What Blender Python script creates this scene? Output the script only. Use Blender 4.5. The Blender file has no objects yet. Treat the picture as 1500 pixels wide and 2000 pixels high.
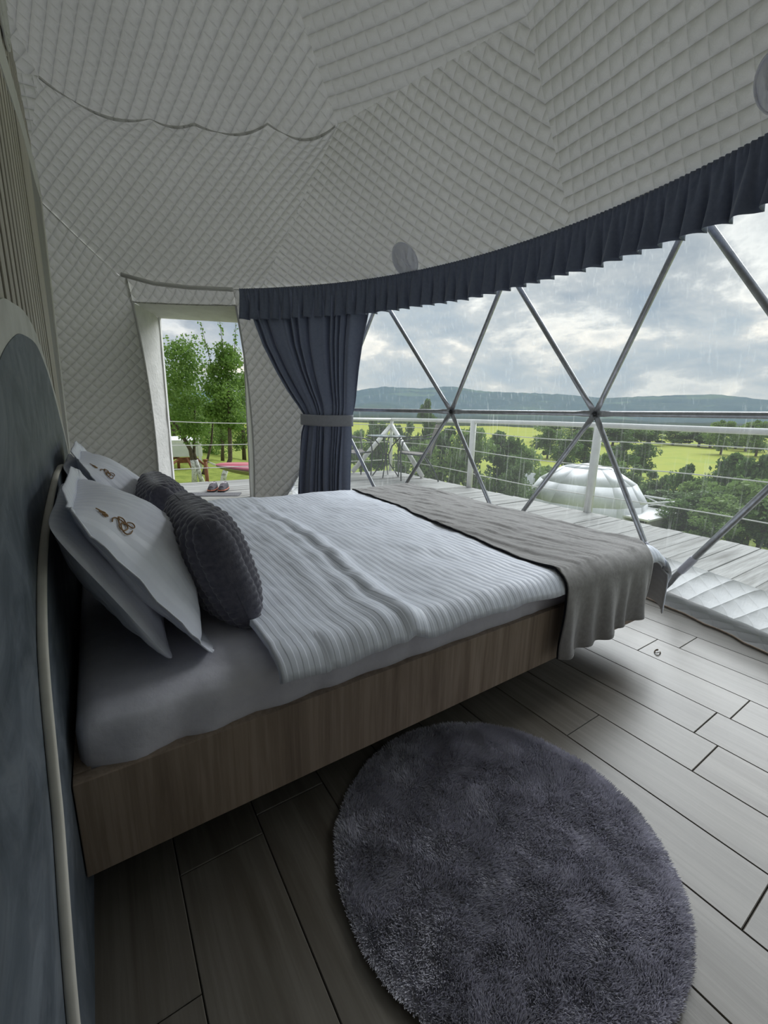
import bpy, bmesh, math, random
import numpy as np
from mathutils import Vector, Matrix, noise

random.seed(7); rng = np.random.default_rng(7)
scene = bpy.context.scene
COL = scene.collection
PI = math.pi

# ---------------------------------------------------------------- camera
F_PX, YAW, PITCH, ROLL = 837.86, 0.59195, 0.2243, 0.02379
fwd = Vector((math.sin(YAW)*math.cos(PITCH), math.cos(YAW)*math.cos(PITCH), -math.sin(PITCH)))
r0 = Vector((math.cos(YAW), -math.sin(YAW), 0)); u0 = r0.cross(fwd)
right = r0*math.cos(ROLL)+u0*math.sin(ROLL); up = -r0*math.sin(ROLL)+u0*math.cos(ROLL)
cam = bpy.data.cameras.new('camera'); camo = bpy.data.objects.new('camera', cam); COL.objects.link(camo)
m = Matrix((right, up, -fwd)).transposed().to_4x4(); m.translation = (0, 0, 1.0)
camo.matrix_world = m
cam.sensor_fit = 'VERTICAL'; cam.sensor_height = 36.0; cam.lens = F_PX/2000*36.0
cam.clip_start = 0.02; cam.clip_end = 20000
scene.camera = camo

# ---------------------------------------------------------------- world, sun, exposure
SKY_STRENGTH, SUN_STRENGTH, EXPOSURE = 0.74, 2.1, 0.95
w = bpy.data.worlds.new('world'); scene.world = w; w.use_nodes = True
nt = w.node_tree; nt.nodes.clear()
def nn(t, typ, **kw):
    n = t.nodes.new(typ)
    for k, v in kw.items():
        if k.startswith('i_'):
            n.inputs[k[2:].replace('_', ' ')].default_value = v
        else: setattr(n, k, v)
    return n
def ramp(t, src, stops):
    r = t.nodes.new('ShaderNodeValToRGB'); e = r.color_ramp.elements
    while len(e) < len(stops): e.new(0.5)
    for el, (p, c) in zip(e, stops):
        el.position = p; el.color = (*c, 1) if len(c) == 3 else c
    t.links.new(src, r.inputs[0]); return r.outputs[0]
def mth(t, op, a, b=None, c=None):
    n = t.nodes.new('ShaderNodeMath'); n.operation = op
    for i, x in enumerate((a, b, c)):
        if x is None: continue
        if isinstance(x, (int, float)): n.inputs[i].default_value = x
        else: t.links.new(x, n.inputs[i])
    return n.outputs[0]
def mix(t, fac, a, b, blend='MIX'):
    n = t.nodes.new('ShaderNodeMix'); n.data_type = 'RGBA'; n.blend_type = blend
    for key, x in ((0, fac), (6, a), (7, b)):
        if isinstance(x, (int, float)): n.inputs[key].default_value = x
        elif isinstance(x, tuple): n.inputs[key].default_value = (*x, 1) if len(x) == 3 else x
        else: t.links.new(x, n.inputs[key])
    return n.outputs[2]
tc = nn(nt, 'ShaderNodeTexCoord'); sp = nn(nt, 'ShaderNodeSeparateXYZ'); nt.links.new(tc.outputs['Generated'], sp.inputs[0])
zc = mth(nt, 'ADD', mth(nt, 'MAXIMUM', sp.outputs[2], 0.0), 0.30)
cb = nn(nt, 'ShaderNodeCombineXYZ')
nt.links.new(mth(nt, 'DIVIDE', sp.outputs[0], zc), cb.inputs[0]); nt.links.new(mth(nt, 'DIVIDE', sp.outputs[1], zc), cb.inputs[1])
def sky_noise(scale, detail, rough, loc, dist=0.0):
    mp = nn(nt, 'ShaderNodeMapping'); mp.inputs['Location'].default_value = loc
    nt.links.new(cb.outputs[0], mp.inputs[0])
    n = nn(nt, 'ShaderNodeTexNoise', i_Scale=scale, i_Detail=detail, i_Roughness=rough, i_Distortion=dist)
    nt.links.new(mp.outputs[0], n.inputs['Vector']); return n.outputs[0]
n1 = sky_noise(1.55, 10, 0.60, (3.1, 7.7, 0), 0.15)
n2 = sky_noise(1.0, 6, 0.55, (11.3, 2.4, 4))
blue = (0.40, 0.50, 0.62)
cl = ramp(nt, n1, [(0.34, (0.27, 0.335, 0.41)), (0.45, (0.35, 0.395, 0.435)), (0.52, (0.48, 0.505, 0.52)), (0.575, (0.82, 0.82, 0.79)), (0.66, (0.53, 0.55, 0.56)), (0.8, (0.60, 0.605, 0.60))])
shade = ramp(nt, n2, [(0.38, (0.66, 0.70, 0.75)), (0.60, (1.04, 1.03, 1.01))])
skyc = mix(nt, 1.0, cl, shade, 'MULTIPLY')
hz = ramp(nt, sp.outputs[2], [(0.0, (1, 1, 1)), (0.16, (0, 0, 0))])
skyc = mix(nt, mth(nt, 'MULTIPLY', hz, 0.22), skyc, (0.72, 0.77, 0.80))
low = ramp(nt, sp.outputs[2], [(0.0, (0, 0, 0)), (0.004, (1, 1, 1))])
skyc = mix(nt, low, (0.16, 0.20, 0.12), skyc)
bg = nn(nt, 'ShaderNodeBackground', i_Strength=SKY_STRENGTH); nt.links.new(skyc, bg.inputs[0])
wo = nn(nt, 'ShaderNodeOutputWorld'); nt.links.new(bg.outputs[0], wo.inputs[0])
sun = bpy.data.lights.new('sun', 'SUN'); sun.energy = SUN_STRENGTH; sun.angle = math.radians(50); sun.color = (0.95, 0.975, 1.0)
suno = bpy.data.objects.new('sun', sun); COL.objects.link(suno)
suno.rotation_euler = Vector((-0.70, -0.30, -0.65)).to_track_quat('-Z', 'Y').to_euler()
vs = scene.view_settings; vs.view_transform = 'Standard'; vs.look = 'None'; vs.gamma = 1.0; vs.exposure = EXPOSURE; vs.use_curve_mapping = False
cy = scene.cycles
cy.use_denoising = True; cy.max_bounces = 9; cy.diffuse_bounces = 6; cy.glossy_bounces = 3; cy.transmission_bounces = 4
cy.transparent_max_bounces = 16; cy.caustics_reflective = False; cy.caustics_refractive = False; cy.sample_clamp_indirect = 6.0

# ---------------------------------------------------------------- helpers
def setp(o, label=None, cat=None, group=None, kind=None):
    if label: o['label'] = label
    if cat: o['category'] = cat
    if group: o['group'] = group
    if kind: o['kind'] = kind
    return o
def empty(name, loc=(0, 0, 0), label=None, cat=None, group=None, kind=None, rz=0.0):
    o = bpy.data.objects.new(name, None); COL.objects.link(o); o.location = loc; o.rotation_euler = (0, 0, rz)
    o.empty_display_size = 0.1
    return setp(o, label, cat, group, kind)
def link(name, me, material, parent=None):
    o = bpy.data.objects.new(name, me); COL.objects.link(o)
    if material and not me.materials: me.materials.append(material)
    if parent: o.parent = parent
    return o
def mesh(name, v, f, material=None, parent=None, uv=None, smooth=False):
    me = bpy.data.meshes.new(name)
    v = np.asarray(v, dtype=np.float32).reshape(-1, 3)
    if isinstance(f, np.ndarray):
        k = f.shape[1]; n = len(f); idx = f.ravel().astype(np.int32)
        starts = np.arange(0, n*k, k, dtype=np.int32)
    else:
        ln = np.array([len(q) for q in f], dtype=np.int32)
        idx = np.array([i for q in f for i in q], dtype=np.int32)
        n = len(f); starts = np.concatenate([[0], np.cumsum(ln)[:-1]]).astype(np.int32)
    me.vertices.add(len(v)); me.vertices.foreach_set('co', v.ravel())
    me.loops.add(len(idx)); me.loops.foreach_set('vertex_index', idx)
    me.polygons.add(n); me.polygons.foreach_set('loop_start', starts)
    if smooth: me.polygons.foreach_set('use_smooth', np.ones(n, dtype=bool))
    if uv is not None:
        l = me.uv_layers.new(name='UVMap'); l.data.foreach_set('uv', np.asarray(uv, dtype=np.float32)[idx].ravel())
    me.update(calc_edges=True); me.validate()
    return link(name, me, material, parent)
def from_bm(name, bm, material, parent=None, smooth=False):
    me = bpy.data.meshes.new(name); bm.normal_update(); bm.to_mesh(me); bm.free()
    if smooth:
        me.polygons.foreach_set('use_smooth', np.ones(len(me.polygons), dtype=bool))
    return link(name, me, material, parent)
def quads(nu, nv, wrap=False):
    i = np.arange(nu-1)[:, None]; j = np.arange(nv if wrap else nv-1)[None, :]
    j2 = (j+1) % nv
    a = i*nv+j; b = (i+1)*nv+j; c = (i+1)*nv+j2; d = i*nv+j2
    return np.stack([a, b, c, d], -1).reshape(-1, 4)
def grid(name, P, material, parent=None, smooth=True, uv=None, flip=False):
    nu, nv = P.shape[:2]; q = quads(nu, nv)
    if flip: q = q[:, ::-1]
    return mesh(name, P.reshape(-1, 3), q, material, parent, None if uv is None else np.asarray(uv).reshape(-1, 2), smooth)
def box(bm, lo, hi, bev=0.0):
    lo, hi = Vector(lo), Vector(hi); c = (lo+hi)/2; s = hi-lo
    mtx = Matrix.Translation(c) @ Matrix.Diagonal((s.x, s.y, s.z, 1))
    r = bmesh.ops.create_cube(bm, size=1.0, matrix=mtx)
    if bev > 0:
        es = list({e for v in r['verts'] for e in v.link_edges})
        bmesh.ops.bevel(bm, geom=es, offset=bev, segments=2, affect='EDGES', profile=0.6)
def boxo(name, lo, hi, material, parent=None, bev=0.004):
    bm = bmesh.new(); box(bm, lo, hi, bev); return from_bm(name, bm, material, parent)
def prism(name, pts, axis, lo, hi, material, parent=None, bev=0.0):
    """extrude a 2-D outline along an axis (0: outline is (y,z); 2: outline is (x,y))"""
    bm = bmesh.new()
    def P(p, h): return (h, p[0], p[1]) if axis == 0 else ((p[0], h, p[1]) if axis == 1 else (p[0], p[1], h))
    a = [bm.verts.new(P(p, lo)) for p in pts]; b = [bm.verts.new(P(p, hi)) for p in pts]
    n = len(pts)
    f1 = bm.faces.new(a); f2 = bm.faces.new(b[::-1])
    for i in range(n): bm.faces.new((a[i], b[i], b[(i+1) % n], a[(i+1) % n]))
    bmesh.ops.recalc_face_normals(bm, faces=bm.faces)
    if bev > 0:
        es = [e for f in (f1, f2) for e in f.edges]
        bmesh.ops.bevel(bm, geom=es, offset=bev, segments=2, affect='EDGES', profile=0.6)
    return from_bm(name, bm, material, parent)
def tube_pts(path, rad, n=10, flat=None, cap=True):
    """verts, faces of a swept tube; rad: number or list of radii; flat: list of (wide, thin, normal) or None"""
    path = [Vector(p) for p in path]; V = []; Fc = []
    prev = None
    for i, p in enumerate(path):
        d = (path[min(i+1, len(path)-1)]-path[max(i-1, 0)]).normalized()
        if prev is None:
            a = d.cross(Vector((0, 0, 1)))
            if a.length < 1e-3: a = d.cross(Vector((1, 0, 0)))
        else: a = prev-d*prev.dot(d)
        a.normalize(); prev = a; b = d.cross(a)
        r = rad[i] if isinstance(rad, (list, tuple)) else rad
        for k in range(n):
            t = 2*PI*k/n; V.append(p+a*(r*math.cos(t))+b*(r*math.sin(t)))
    for i in range(len(path)-1):
        for k in range(n):
            k2 = (k+1) % n; Fc.append((i*n+k, i*n+k2, (i+1)*n+k2, (i+1)*n+k))
    if cap:
        Fc.append(tuple(range(n))[::-1]); Fc.append(tuple((len(path)-1)*n+k for k in range(n)))
    return V, Fc
def tube(name, path, rad, material, parent=None, n=10, smooth=True):
    v, f = tube_pts(path, rad, n); return mesh(name, [tuple(p) for p in v], f, material, parent, None, smooth)
def tubes(name, paths, rad, material, parent=None, n=8):
    V, Fc = [], []
    for p in paths:
        v, f = tube_pts(p, rad, n); o = len(V); V += [tuple(q) for q in v]; Fc += [tuple(i+o for i in q) for q in f]
    return mesh(name, V, Fc, material, parent, None, True)
def fbm(x, y, z=0.0, o=4):
    return noise.fractal(Vector((x, y, z)), 1.0, 2.0, o, noise_basis='PERLIN_ORIGINAL')
def copy_tree(o, parent=None):
    c = o.copy(); COL.objects.link(c)
    if parent is not None: c.parent = parent
    for ch in list(o.children): copy_tree(ch, c)
    return c

# ---------------------------------------------------------------- materials
def base_mat(name, rough=0.7, spec=0.3, metal=0.0, color=(0.5, 0.5, 0.5)):
    mt = bpy.data.materials.new(name); mt.use_nodes = True
    t = mt.node_tree; b = t.nodes['Principled BSDF']
    b.inputs['Roughness'].default_value = rough; b.inputs['Metallic'].default_value = metal
    b.inputs['Specular IOR Level'].default_value = spec; b.inputs['Base Color'].default_value = (*color, 1)
    return mt, t, b
def coord(t, kind='Object', scale=(1, 1, 1), rot=(0, 0, 0), loc=(0, 0, 0)):
    c = t.nodes.new('ShaderNodeTexCoord'); mp = t.nodes.new('ShaderNodeMapping')
    mp.inputs['Scale'].default_value = scale; mp.inputs['Rotation'].default_value = rot; mp.inputs['Location'].default_value = loc
    t.links.new(c.outputs[kind], mp.inputs[0]); return mp.outputs[0]
def noise_tex(t, vec, scale, detail=4, rough=0.55, dist=0.0):
    n = nn(t, 'ShaderNodeTexNoise', i_Scale=scale, i_Detail=detail, i_Roughness=rough, i_Distortion=dist)
    t.links.new(vec, n.inputs['Vector']); return n.outputs[0]
def bump(t, b, h, strength=0.3, dist=0.01):
    n = nn(t, 'ShaderNodeBump', i_Strength=strength, i_Distance=dist); t.links.new(h, n.inputs['Height'])
    t.links.new(n.outputs[0], b.inputs['Normal']); return n
def noisy(name, c1, c2, scale=8, detail=5, rough=0.7, spec=0.3, metal=0.0, bmp=0.0, bscale=None, bdist=0.004, kind='Object', sc=(1, 1, 1), lo=0.35, hi=0.65, dist=0.0):
    mt, t, b = base_mat(name, rough, spec, metal)
    v = coord(t, kind, sc); n = noise_tex(t, v, scale, detail, 0.6, dist)
    t.links.new(ramp(t, n, [(lo, c1), (hi, c2)]), b.inputs['Base Color'])
    if bmp: bump(t, b, noise_tex(t, v, bscale or scale*4, 4), bmp, bdist)
    return mt
def wood(name, c1, c2, c3, axis=1, scale=1.0, rough=0.5, objrand=0.25, spec=0.35, fine=1.0):
    """grain runs along the given object axis; each piece differs by Object Info random"""
    mt, t, b = base_mat(name, rough, spec)
    oi = t.nodes.new('ShaderNodeObjectInfo')
    c = t.nodes.new('ShaderNodeTexCoord'); add = t.nodes.new('ShaderNodeVectorMath'); add.operation = 'ADD'
    sc3 = nn(t, 'ShaderNodeCombineXYZ'); k = mth(t, 'MULTIPLY', oi.outputs['Random'], 37.0)
    for i in range(3): t.links.new(k, sc3.inputs[i])
    t.links.new(c.outputs['Object'], add.inputs[0]); t.links.new(sc3.outputs[0], add.inputs[1])
    mp = t.nodes.new('ShaderNodeMapping'); s = [14*scale]*3; s[axis] = 0.9*scale; mp.inputs['Scale'].default_value = s
    t.links.new(add.outputs[0], mp.inputs[0])
    g = noise_tex(t, mp.outputs[0], 1.0, 7, 0.62, 0.5)
    mp2 = t.nodes.new('ShaderNodeMapping'); s = [70*scale*fine]*3; s[axis] = 2.5*scale; mp2.inputs['Scale'].default_value = s
    t.links.new(add.outputs[0], mp2.inputs[0]); g2 = noise_tex(t, mp2.outputs[0], 1.0, 4, 0.6)
    mp3 = t.nodes.new('ShaderNodeMapping'); s = [3.0*scale]*3; s[axis] = 0.8*scale; mp3.inputs['Scale'].default_value = s
    t.links.new(add.outputs[0], mp3.inputs[0]); g3 = noise_tex(t, mp3.outputs[0], 1.0, 3, 0.5, 1.2)
    col = ramp(t, g, [(0.30, c1), (0.5, c2), (0.72, c3)])
    col = mix(t, mth(t, 'MULTIPLY', ramp(t, g2, [(0.42, (1, 1, 1)), (0.56, (0, 0, 0))]), 0.35), col, c1)
    col = mix(t, mth(t, 'MULTIPLY', ramp(t, g3, [(0.60, (0, 0, 0)), (0.74, (1, 1, 1))]), 0.45), col, c1)
    val = mth(t, 'ADD', 1-objrand/2, mth(t, 'MULTIPLY', oi.outputs['Random'], objrand))
    col = mix(t, 1.0, col, val, 'MULTIPLY')
    t.links.new(col, b.inputs['Base Color'])
    bump(t, b, g2, 0.15, 0.002); return mt
M = {}
M['floor'] = wood('oak laminate', (0.083, 0.070, 0.053), (0.148, 0.133, 0.112), (0.178, 0.162, 0.138), 1, 1.0, 0.34, 0.20, 0.55)
M['rail'] = wood('brown oak veneer', (0.17, 0.125, 0.09), (0.33, 0.255, 0.195), (0.41, 0.325, 0.255), 2, 1.2, 0.5, 0.05)
M['slat'] = wood('pale slat wood', (0.32, 0.29, 0.235), (0.48, 0.445, 0.385), (0.56, 0.52, 0.46), 2, 1.0, 0.55, 0.15)
M['deck'] = wood('white worn deck paint', (0.18, 0.175, 0.16), (0.40, 0.40, 0.385), (0.48, 0.48, 0.465), 0, 1.0, 0.75, 0.16, 0.2)
M['dark'] = noisy('dark backing', (0.012, 0.011, 0.010), (0.02, 0.018, 0.016), 6)
M['underlay'] = noisy('dark underlay', (0.02, 0.018, 0.015), (0.03, 0.027, 0.022), 6)
M['beam'] = noisy('pale painted trim', (0.62, 0.61, 0.58), (0.70, 0.69, 0.66), 5)
M['greytrim'] = noisy('grey trim', (0.28, 0.275, 0.26), (0.33, 0.325, 0.31), 5)
def plaster():
    mt, t, b = base_mat('grey venetian plaster', 0.55, 0.35)
    v = coord(t, 'Object', (1, 1.0, 1.3)); n = noise_tex(t, v, 4.5, 8, 0.65, 1.8); n2 = noise_tex(t, coord(t, 'Object', (1, 2.4, 2.6)), 2.8, 7, 0.62, 2.6)
    c = ramp(t, n, [(0.34, (0.062, 0.078, 0.094)), (0.52, (0.105, 0.124, 0.148)), (0.70, (0.18, 0.205, 0.235))])
    c = mix(t, mth(t, 'MULTIPLY', ramp(t, n2, [(0.5, (0, 0, 0)), (0.68, (1, 1, 1))]), 0.5), c, (0.165, 0.18, 0.20))
    t.links.new(c, b.inputs['Base Color']); bump(t, b, n, 0.12, 0.004); return mt
M['plaster'] = plaster()
M['cream'] = noisy('cream plaster', (0.50, 0.49, 0.45), (0.62, 0.61, 0.57), 7, bmp=0.1)
M['foam'] = noisy('cream edge band', (0.60, 0.57, 0.50), (0.70, 0.67, 0.60), 10)
M['jamb'] = noisy('white painted foam', (0.66, 0.66, 0.64), (0.76, 0.76, 0.74), 6, bmp=0.5, bscale=26, bdist=0.01)
def quilt(name, c1, c2, pitch=0.115, transl=0.0, strength=1.0, dist=0.014, rough=0.75):
    mt, t, b = base_mat(name, rough, 0.25)
    uv = t.nodes.new('ShaderNodeUVMap'); s = nn(t, 'ShaderNodeSeparateXYZ')
    wob = nn(t, 'ShaderNodeTexNoise', i_Scale=2.2, i_Detail=2.0); t.links.new(uv.outputs[0], wob.inputs['Vector'])
    vm = t.nodes.new('ShaderNodeVectorMath'); vm.operation = 'MULTIPLY_ADD'
    t.links.new(wob.outputs['Color'], vm.inputs[0]); vm.inputs[1].default_value = (0.022, 0.022, 0); t.links.new(uv.outputs[0], vm.inputs[2])
    t.links.new(vm.outputs[0], s.inputs[0])
    def line(o): return mth(t, 'ABSOLUTE', mth(t, 'SINE', mth(t, 'MULTIPLY', o, PI/pitch)))
    a, c = line(s.outputs[0]), line(s.outputs[1])
    h = mth(t, 'MULTIPLY', mth(t, 'POWER', c, 0.6), mth(t, 'ADD', 0.42, mth(t, 'MULTIPLY', mth(t, 'POWER', a, 0.6), 0.58)))
    wr = nn(t, 'ShaderNodeTexNoise', i_Scale=26.0, i_Detail=4.0, i_Roughness=0.6, i_Distortion=0.8); t.links.new(uv.outputs[0], wr.inputs['Vector'])
    hh = mth(t, 'ADD', h, mth(t, 'MULTIPLY', wr.outputs[0], 0.22))
    big = nn(t, 'ShaderNodeTexNoise', i_Scale=1.3, i_Detail=3.0); t.links.new(uv.outputs[0], big.inputs['Vector'])
    col = mix(t, ramp(t, big.outputs[0], [(0.3, (0, 0, 0)), (0.7, (1, 1, 1))]), c1, c2)
    t.links.new(col, b.inputs['Base Color'])
    bp = bump(t, b, hh, strength, dist)
    if transl > 0:
        tr = nn(t, 'ShaderNodeBsdfTranslucent'); t.links.new(col, tr.inputs[0]); t.links.new(bp.outputs[0], tr.inputs['Normal'])
        ms = nn(t, 'ShaderNodeMixShader'); ms.inputs[0].default_value = transl
        t.links.new(b.outputs[0], ms.inputs[1]); t.links.new(tr.outputs[0], ms.inputs[2])
        t.links.new(ms.outputs[0], t.nodes['Material Output'].inputs[0])
    return mt
M['lining'] = quilt('quilted white lining', (0.70, 0.695, 0.665), (0.77, 0.765, 0.735), 0.072, 0.10, 1.0, 0.019)
M['skirt'] = quilt('quilted white skirt', (0.72, 0.73, 0.74), (0.80, 0.81, 0.82), 0.085, 0.68, 1.0, 0.012)
def cloth(name, c1, c2, scale=40, bmp=0.2, bscale=60, bdist=0.002, sheen=0.0, rough=0.85, weave=0, stripes=None):
    mt, t, b = base_mat(name, rough, 0.15)
    v = coord(t, 'Object'); n = noise_tex(t, v, scale, 4)
    col = ramp(t, n, [(0.3, c1), (0.7, c2)])
    h = noise_tex(t, v, bscale, 4)
    if stripes:
        uv = t.nodes.new('ShaderNodeUVMap'); s = nn(t, 'ShaderNodeSeparateXYZ'); t.links.new(uv.outputs[0], s.inputs[0])
        wv = mth(t, 'SINE', mth(t, 'MULTIPLY', s.outputs[stripes[1]], 2*PI/stripes[0]))
        st = ramp(t, mth(t, 'ADD', mth(t, 'MULTIPLY', wv, 0.5), 0.5), [(0.35, (0, 0, 0)), (0.65, (1, 1, 1))])
        col = mix(t, mth(t, 'MULTIPLY', st, 0.11), col, tuple(0.72*x for x in c1))
        t.links.new(mth(t, 'ADD', 0.38, mth(t, 'MULTIPLY', st, 0.5)), b.inputs['Roughness'])
        h = mth(t, 'ADD', mth(t, 'MULTIPLY', h, 0.25), mth(t, 'MULTIPLY', st, 0.8))
    if sheen:
        b.inputs['Sheen Weight'].default_value = sheen; b.inputs['Sheen Roughness'].default_value = 0.4
    t.links.new(col, b.inputs['Base Color'])
    bump(t, b, h, bmp, bdist); return mt
M['sheet'] = cloth('white cotton sheet', (0.64, 0.63, 0.70), (0.70, 0.69, 0.76), 30, 0.25, 45, 0.004)
M['duvet'] = cloth('white satin stripe cotton', (0.78, 0.82, 0.92), (0.82, 0.86, 0.95), 30, 0.35, 30, 0.003, stripes=(0.026, 0))
M['pillow'] = cloth('white satin stripe pillow cotton', (0.78, 0.80, 0.88), (0.83, 0.85, 0.93), 25, 0.2, 30, 0.003, stripes=(0.036, 0))
M['runner'] = cloth('grey brown velvet', (0.27, 0.26, 0.255), (0.33, 0.32, 0.315), 60, 0.3, 60, 0.003, 0.5)
M['piping'] = cloth('black piping', (0.012, 0.012, 0.016), (0.018, 0.018, 0.022), 40)
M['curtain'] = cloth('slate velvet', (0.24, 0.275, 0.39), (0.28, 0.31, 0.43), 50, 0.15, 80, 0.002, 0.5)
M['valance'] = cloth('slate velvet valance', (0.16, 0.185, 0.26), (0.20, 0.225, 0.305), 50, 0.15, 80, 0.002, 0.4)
M['tieback'] = cloth('grey velvet tie', (0.40, 0.41, 0.46), (0.45, 0.46, 0.51), 50, 0.15, 80, 0.002, 0.4)
M['knit'] = cloth('charcoal knit', (0.075, 0.074, 0.098), (0.125, 0.12, 0.15), 70, 0.6, 120, 0.003, 0.6)
M['fur'] = cloth('charcoal plush', (0.52, 0.515, 0.58), (0.74, 0.73, 0.80), 9, 0.0, 60, 0.002, 0.35)
M['thread'] = noisy('bronze embroidery thread', (0.20, 0.10, 0.04), (0.36, 0.22, 0.10), 60, rough=0.5)
M['steel'] = noisy('galvanised tube', (0.42, 0.43, 0.45), (0.55, 0.56, 0.58), 30, rough=0.38, metal=0.75)
M['steel2'] = noisy('dark bolt', (0.04, 0.04, 0.045), (0.07, 0.07, 0.075), 30, rough=0.5, metal=0.6)
M['sleeve'] = noisy('pale plastic sleeve', (0.60, 0.60, 0.68), (0.68, 0.68, 0.76), 30, rough=0.4)
M['white'] = noisy('white paint', (0.72, 0.72, 0.71), (0.82, 0.82, 0.81), 9, rough=0.6, bmp=0.1)
M['rope'] = noisy('white cable', (0.70, 0.70, 0.66), (0.78, 0.78, 0.74), 20, rough=0.6)
M['blacktube'] = noisy('dark green grey tube', (0.035, 0.045, 0.045), (0.05, 0.06, 0.06), 20, rough=0.45)
M['sling'] = noisy('taupe sling mesh', (0.20, 0.18, 0.165), (0.26, 0.235, 0.215), 60, rough=0.8)
M['pvcwhite'] = noisy('white pvc membrane', (0.66, 0.68, 0.69), (0.74, 0.76, 0.77), 3, rough=0.5)
M['pvcwin'] = noisy('vent film', (0.86, 0.87, 0.96), (0.95, 0.96, 1.0), 14, rough=0.25, spec=0.6, bmp=0.5, bscale=9, bdist=0.03)
M['bark'] = noisy('bark', (0.07, 0.055, 0.04), (0.15, 0.12, 0.09), 14, bmp=0.6, bscale=30, bdist=0.02)
M['limewash'] = noisy('limewashed bark', (0.35, 0.34, 0.33), (0.72, 0.72, 0.72), 16, lo=0.4, hi=0.5)
M['redwood'] = noisy('red brown timber', (0.17, 0.065, 0.03), (0.28, 0.12, 0.055), 8)
M['shoe'] = noisy('dark grey sneaker mesh', (0.03, 0.028, 0.036), (0.07, 0.065, 0.08), 60)
M['shoe2'] = noisy('pale shoe lining', (0.42, 0.38, 0.42), (0.55, 0.50, 0.54), 60)
M['sole'] = noisy('dark sole', (0.02, 0.02, 0.022), (0.03, 0.03, 0.032), 30)
M['coral'] = noisy('coral sole accent', (0.62, 0.20, 0.13), (0.70, 0.27, 0.18), 30)
M['mat'] = noisy('grey door mat', (0.10, 0.10, 0.11), (0.17, 0.17, 0.18), 60, bmp=0.6, bscale=120)
M['debris'] = noisy('brown leaf', (0.05, 0.03, 0.015), (0.12, 0.07, 0.03), 80)
M['threshold'] = noisy('grey threshold', (0.25, 0.25, 0.24), (0.33, 0.33, 0.31), 12)
def pane_mat():
    mt = bpy.data.materials.new('clear pvc film'); mt.use_nodes = True; t = mt.node_tree; t.nodes.clear()
    out = nn(t, 'ShaderNodeOutputMaterial'); tr = nn(t, 'ShaderNodeBsdfTransparent'); tr.inputs[0].default_value = (0.93, 0.95, 0.95, 1)
    df = nn(t, 'ShaderNodeBsdfTranslucent'); df.inputs[0].default_value = (0.85, 0.88, 0.88, 1)
    gl = nn(t, 'ShaderNodeBsdfGlossy'); gl.inputs['Roughness'].default_value = 0.06; gl.inputs[0].default_value = (0.9, 0.9, 0.9, 1)
    v = coord(t, 'Object', (1, 1, 0.03)); st = noise_tex(t, v, 60, 3, 0.7)
    fine = ramp(t, st, [(0.56, (0, 0, 0)), (0.72, (1, 1, 1))])
    pat = noise_tex(t, coord(t, 'Object'), 1.5, 3)
    fac = mth(t, 'ADD', 0.05, mth(t, 'MULTIPLY', fine, mth(t, 'MULTIPLY', pat, 0.26)))
    m1 = nn(t, 'ShaderNodeMixShader'); t.links.new(fac, m1.inputs[0]); t.links.new(tr.outputs[0], m1.inputs[1]); t.links.new(df.outputs[0], m1.inputs[2])
    lw = nn(t, 'ShaderNodeLayerWeight', i_Blend=0.15)
    m2 = nn(t, 'ShaderNodeMixShader'); t.links.new(mth(t, 'MULTIPLY', lw.outputs['Fresnel'], 0.35), m2.inputs[0])
    t.links.new(m1.outputs[0], m2.inputs[1]); t.links.new(gl.outputs[0], m2.inputs[2]); t.links.new(m2.outputs[0], out.inputs[0]); return mt
M['pane'] = pane_mat()
def leaf_mat(name, c1, c2):
    mt, t, b = base_mat(name, 0.6, 0.2)
    n = noise_tex(t, coord(t, 'Object'), 2.5, 5, 0.7)
    col = ramp(t, n, [(0.32, c1), (0.68, c2)]); t.links.new(col, b.inputs['Base Color'])
    tr = nn(t, 'ShaderNodeBsdfTranslucent'); t.links.new(col, tr.inputs[0])
    ms = nn(t, 'ShaderNodeMixShader'); ms.inputs[0].default_value = 0.35
    t.links.new(b.outputs[0], ms.inputs[1]); t.links.new(tr.outputs[0], ms.inputs[2]); t.links.new(ms.outputs[0], t.nodes['Material Output'].inputs[0]); return mt
M['leaf_apple'] = leaf_mat('apple leaves', (0.11, 0.22, 0.045), (0.27, 0.40, 0.11))
M['leaf_dark'] = leaf_mat('dark leaves', (0.06, 0.13, 0.035), (0.16, 0.26, 0.075))
M['leaf_mid'] = leaf_mat('willow leaves', (0.11, 0.20, 0.055), (0.26, 0.37, 0.115))
M['leaf_grey'] = leaf_mat('grey willow leaves', (0.11, 0.18, 0.07), (0.22, 0.31, 0.14))

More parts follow.
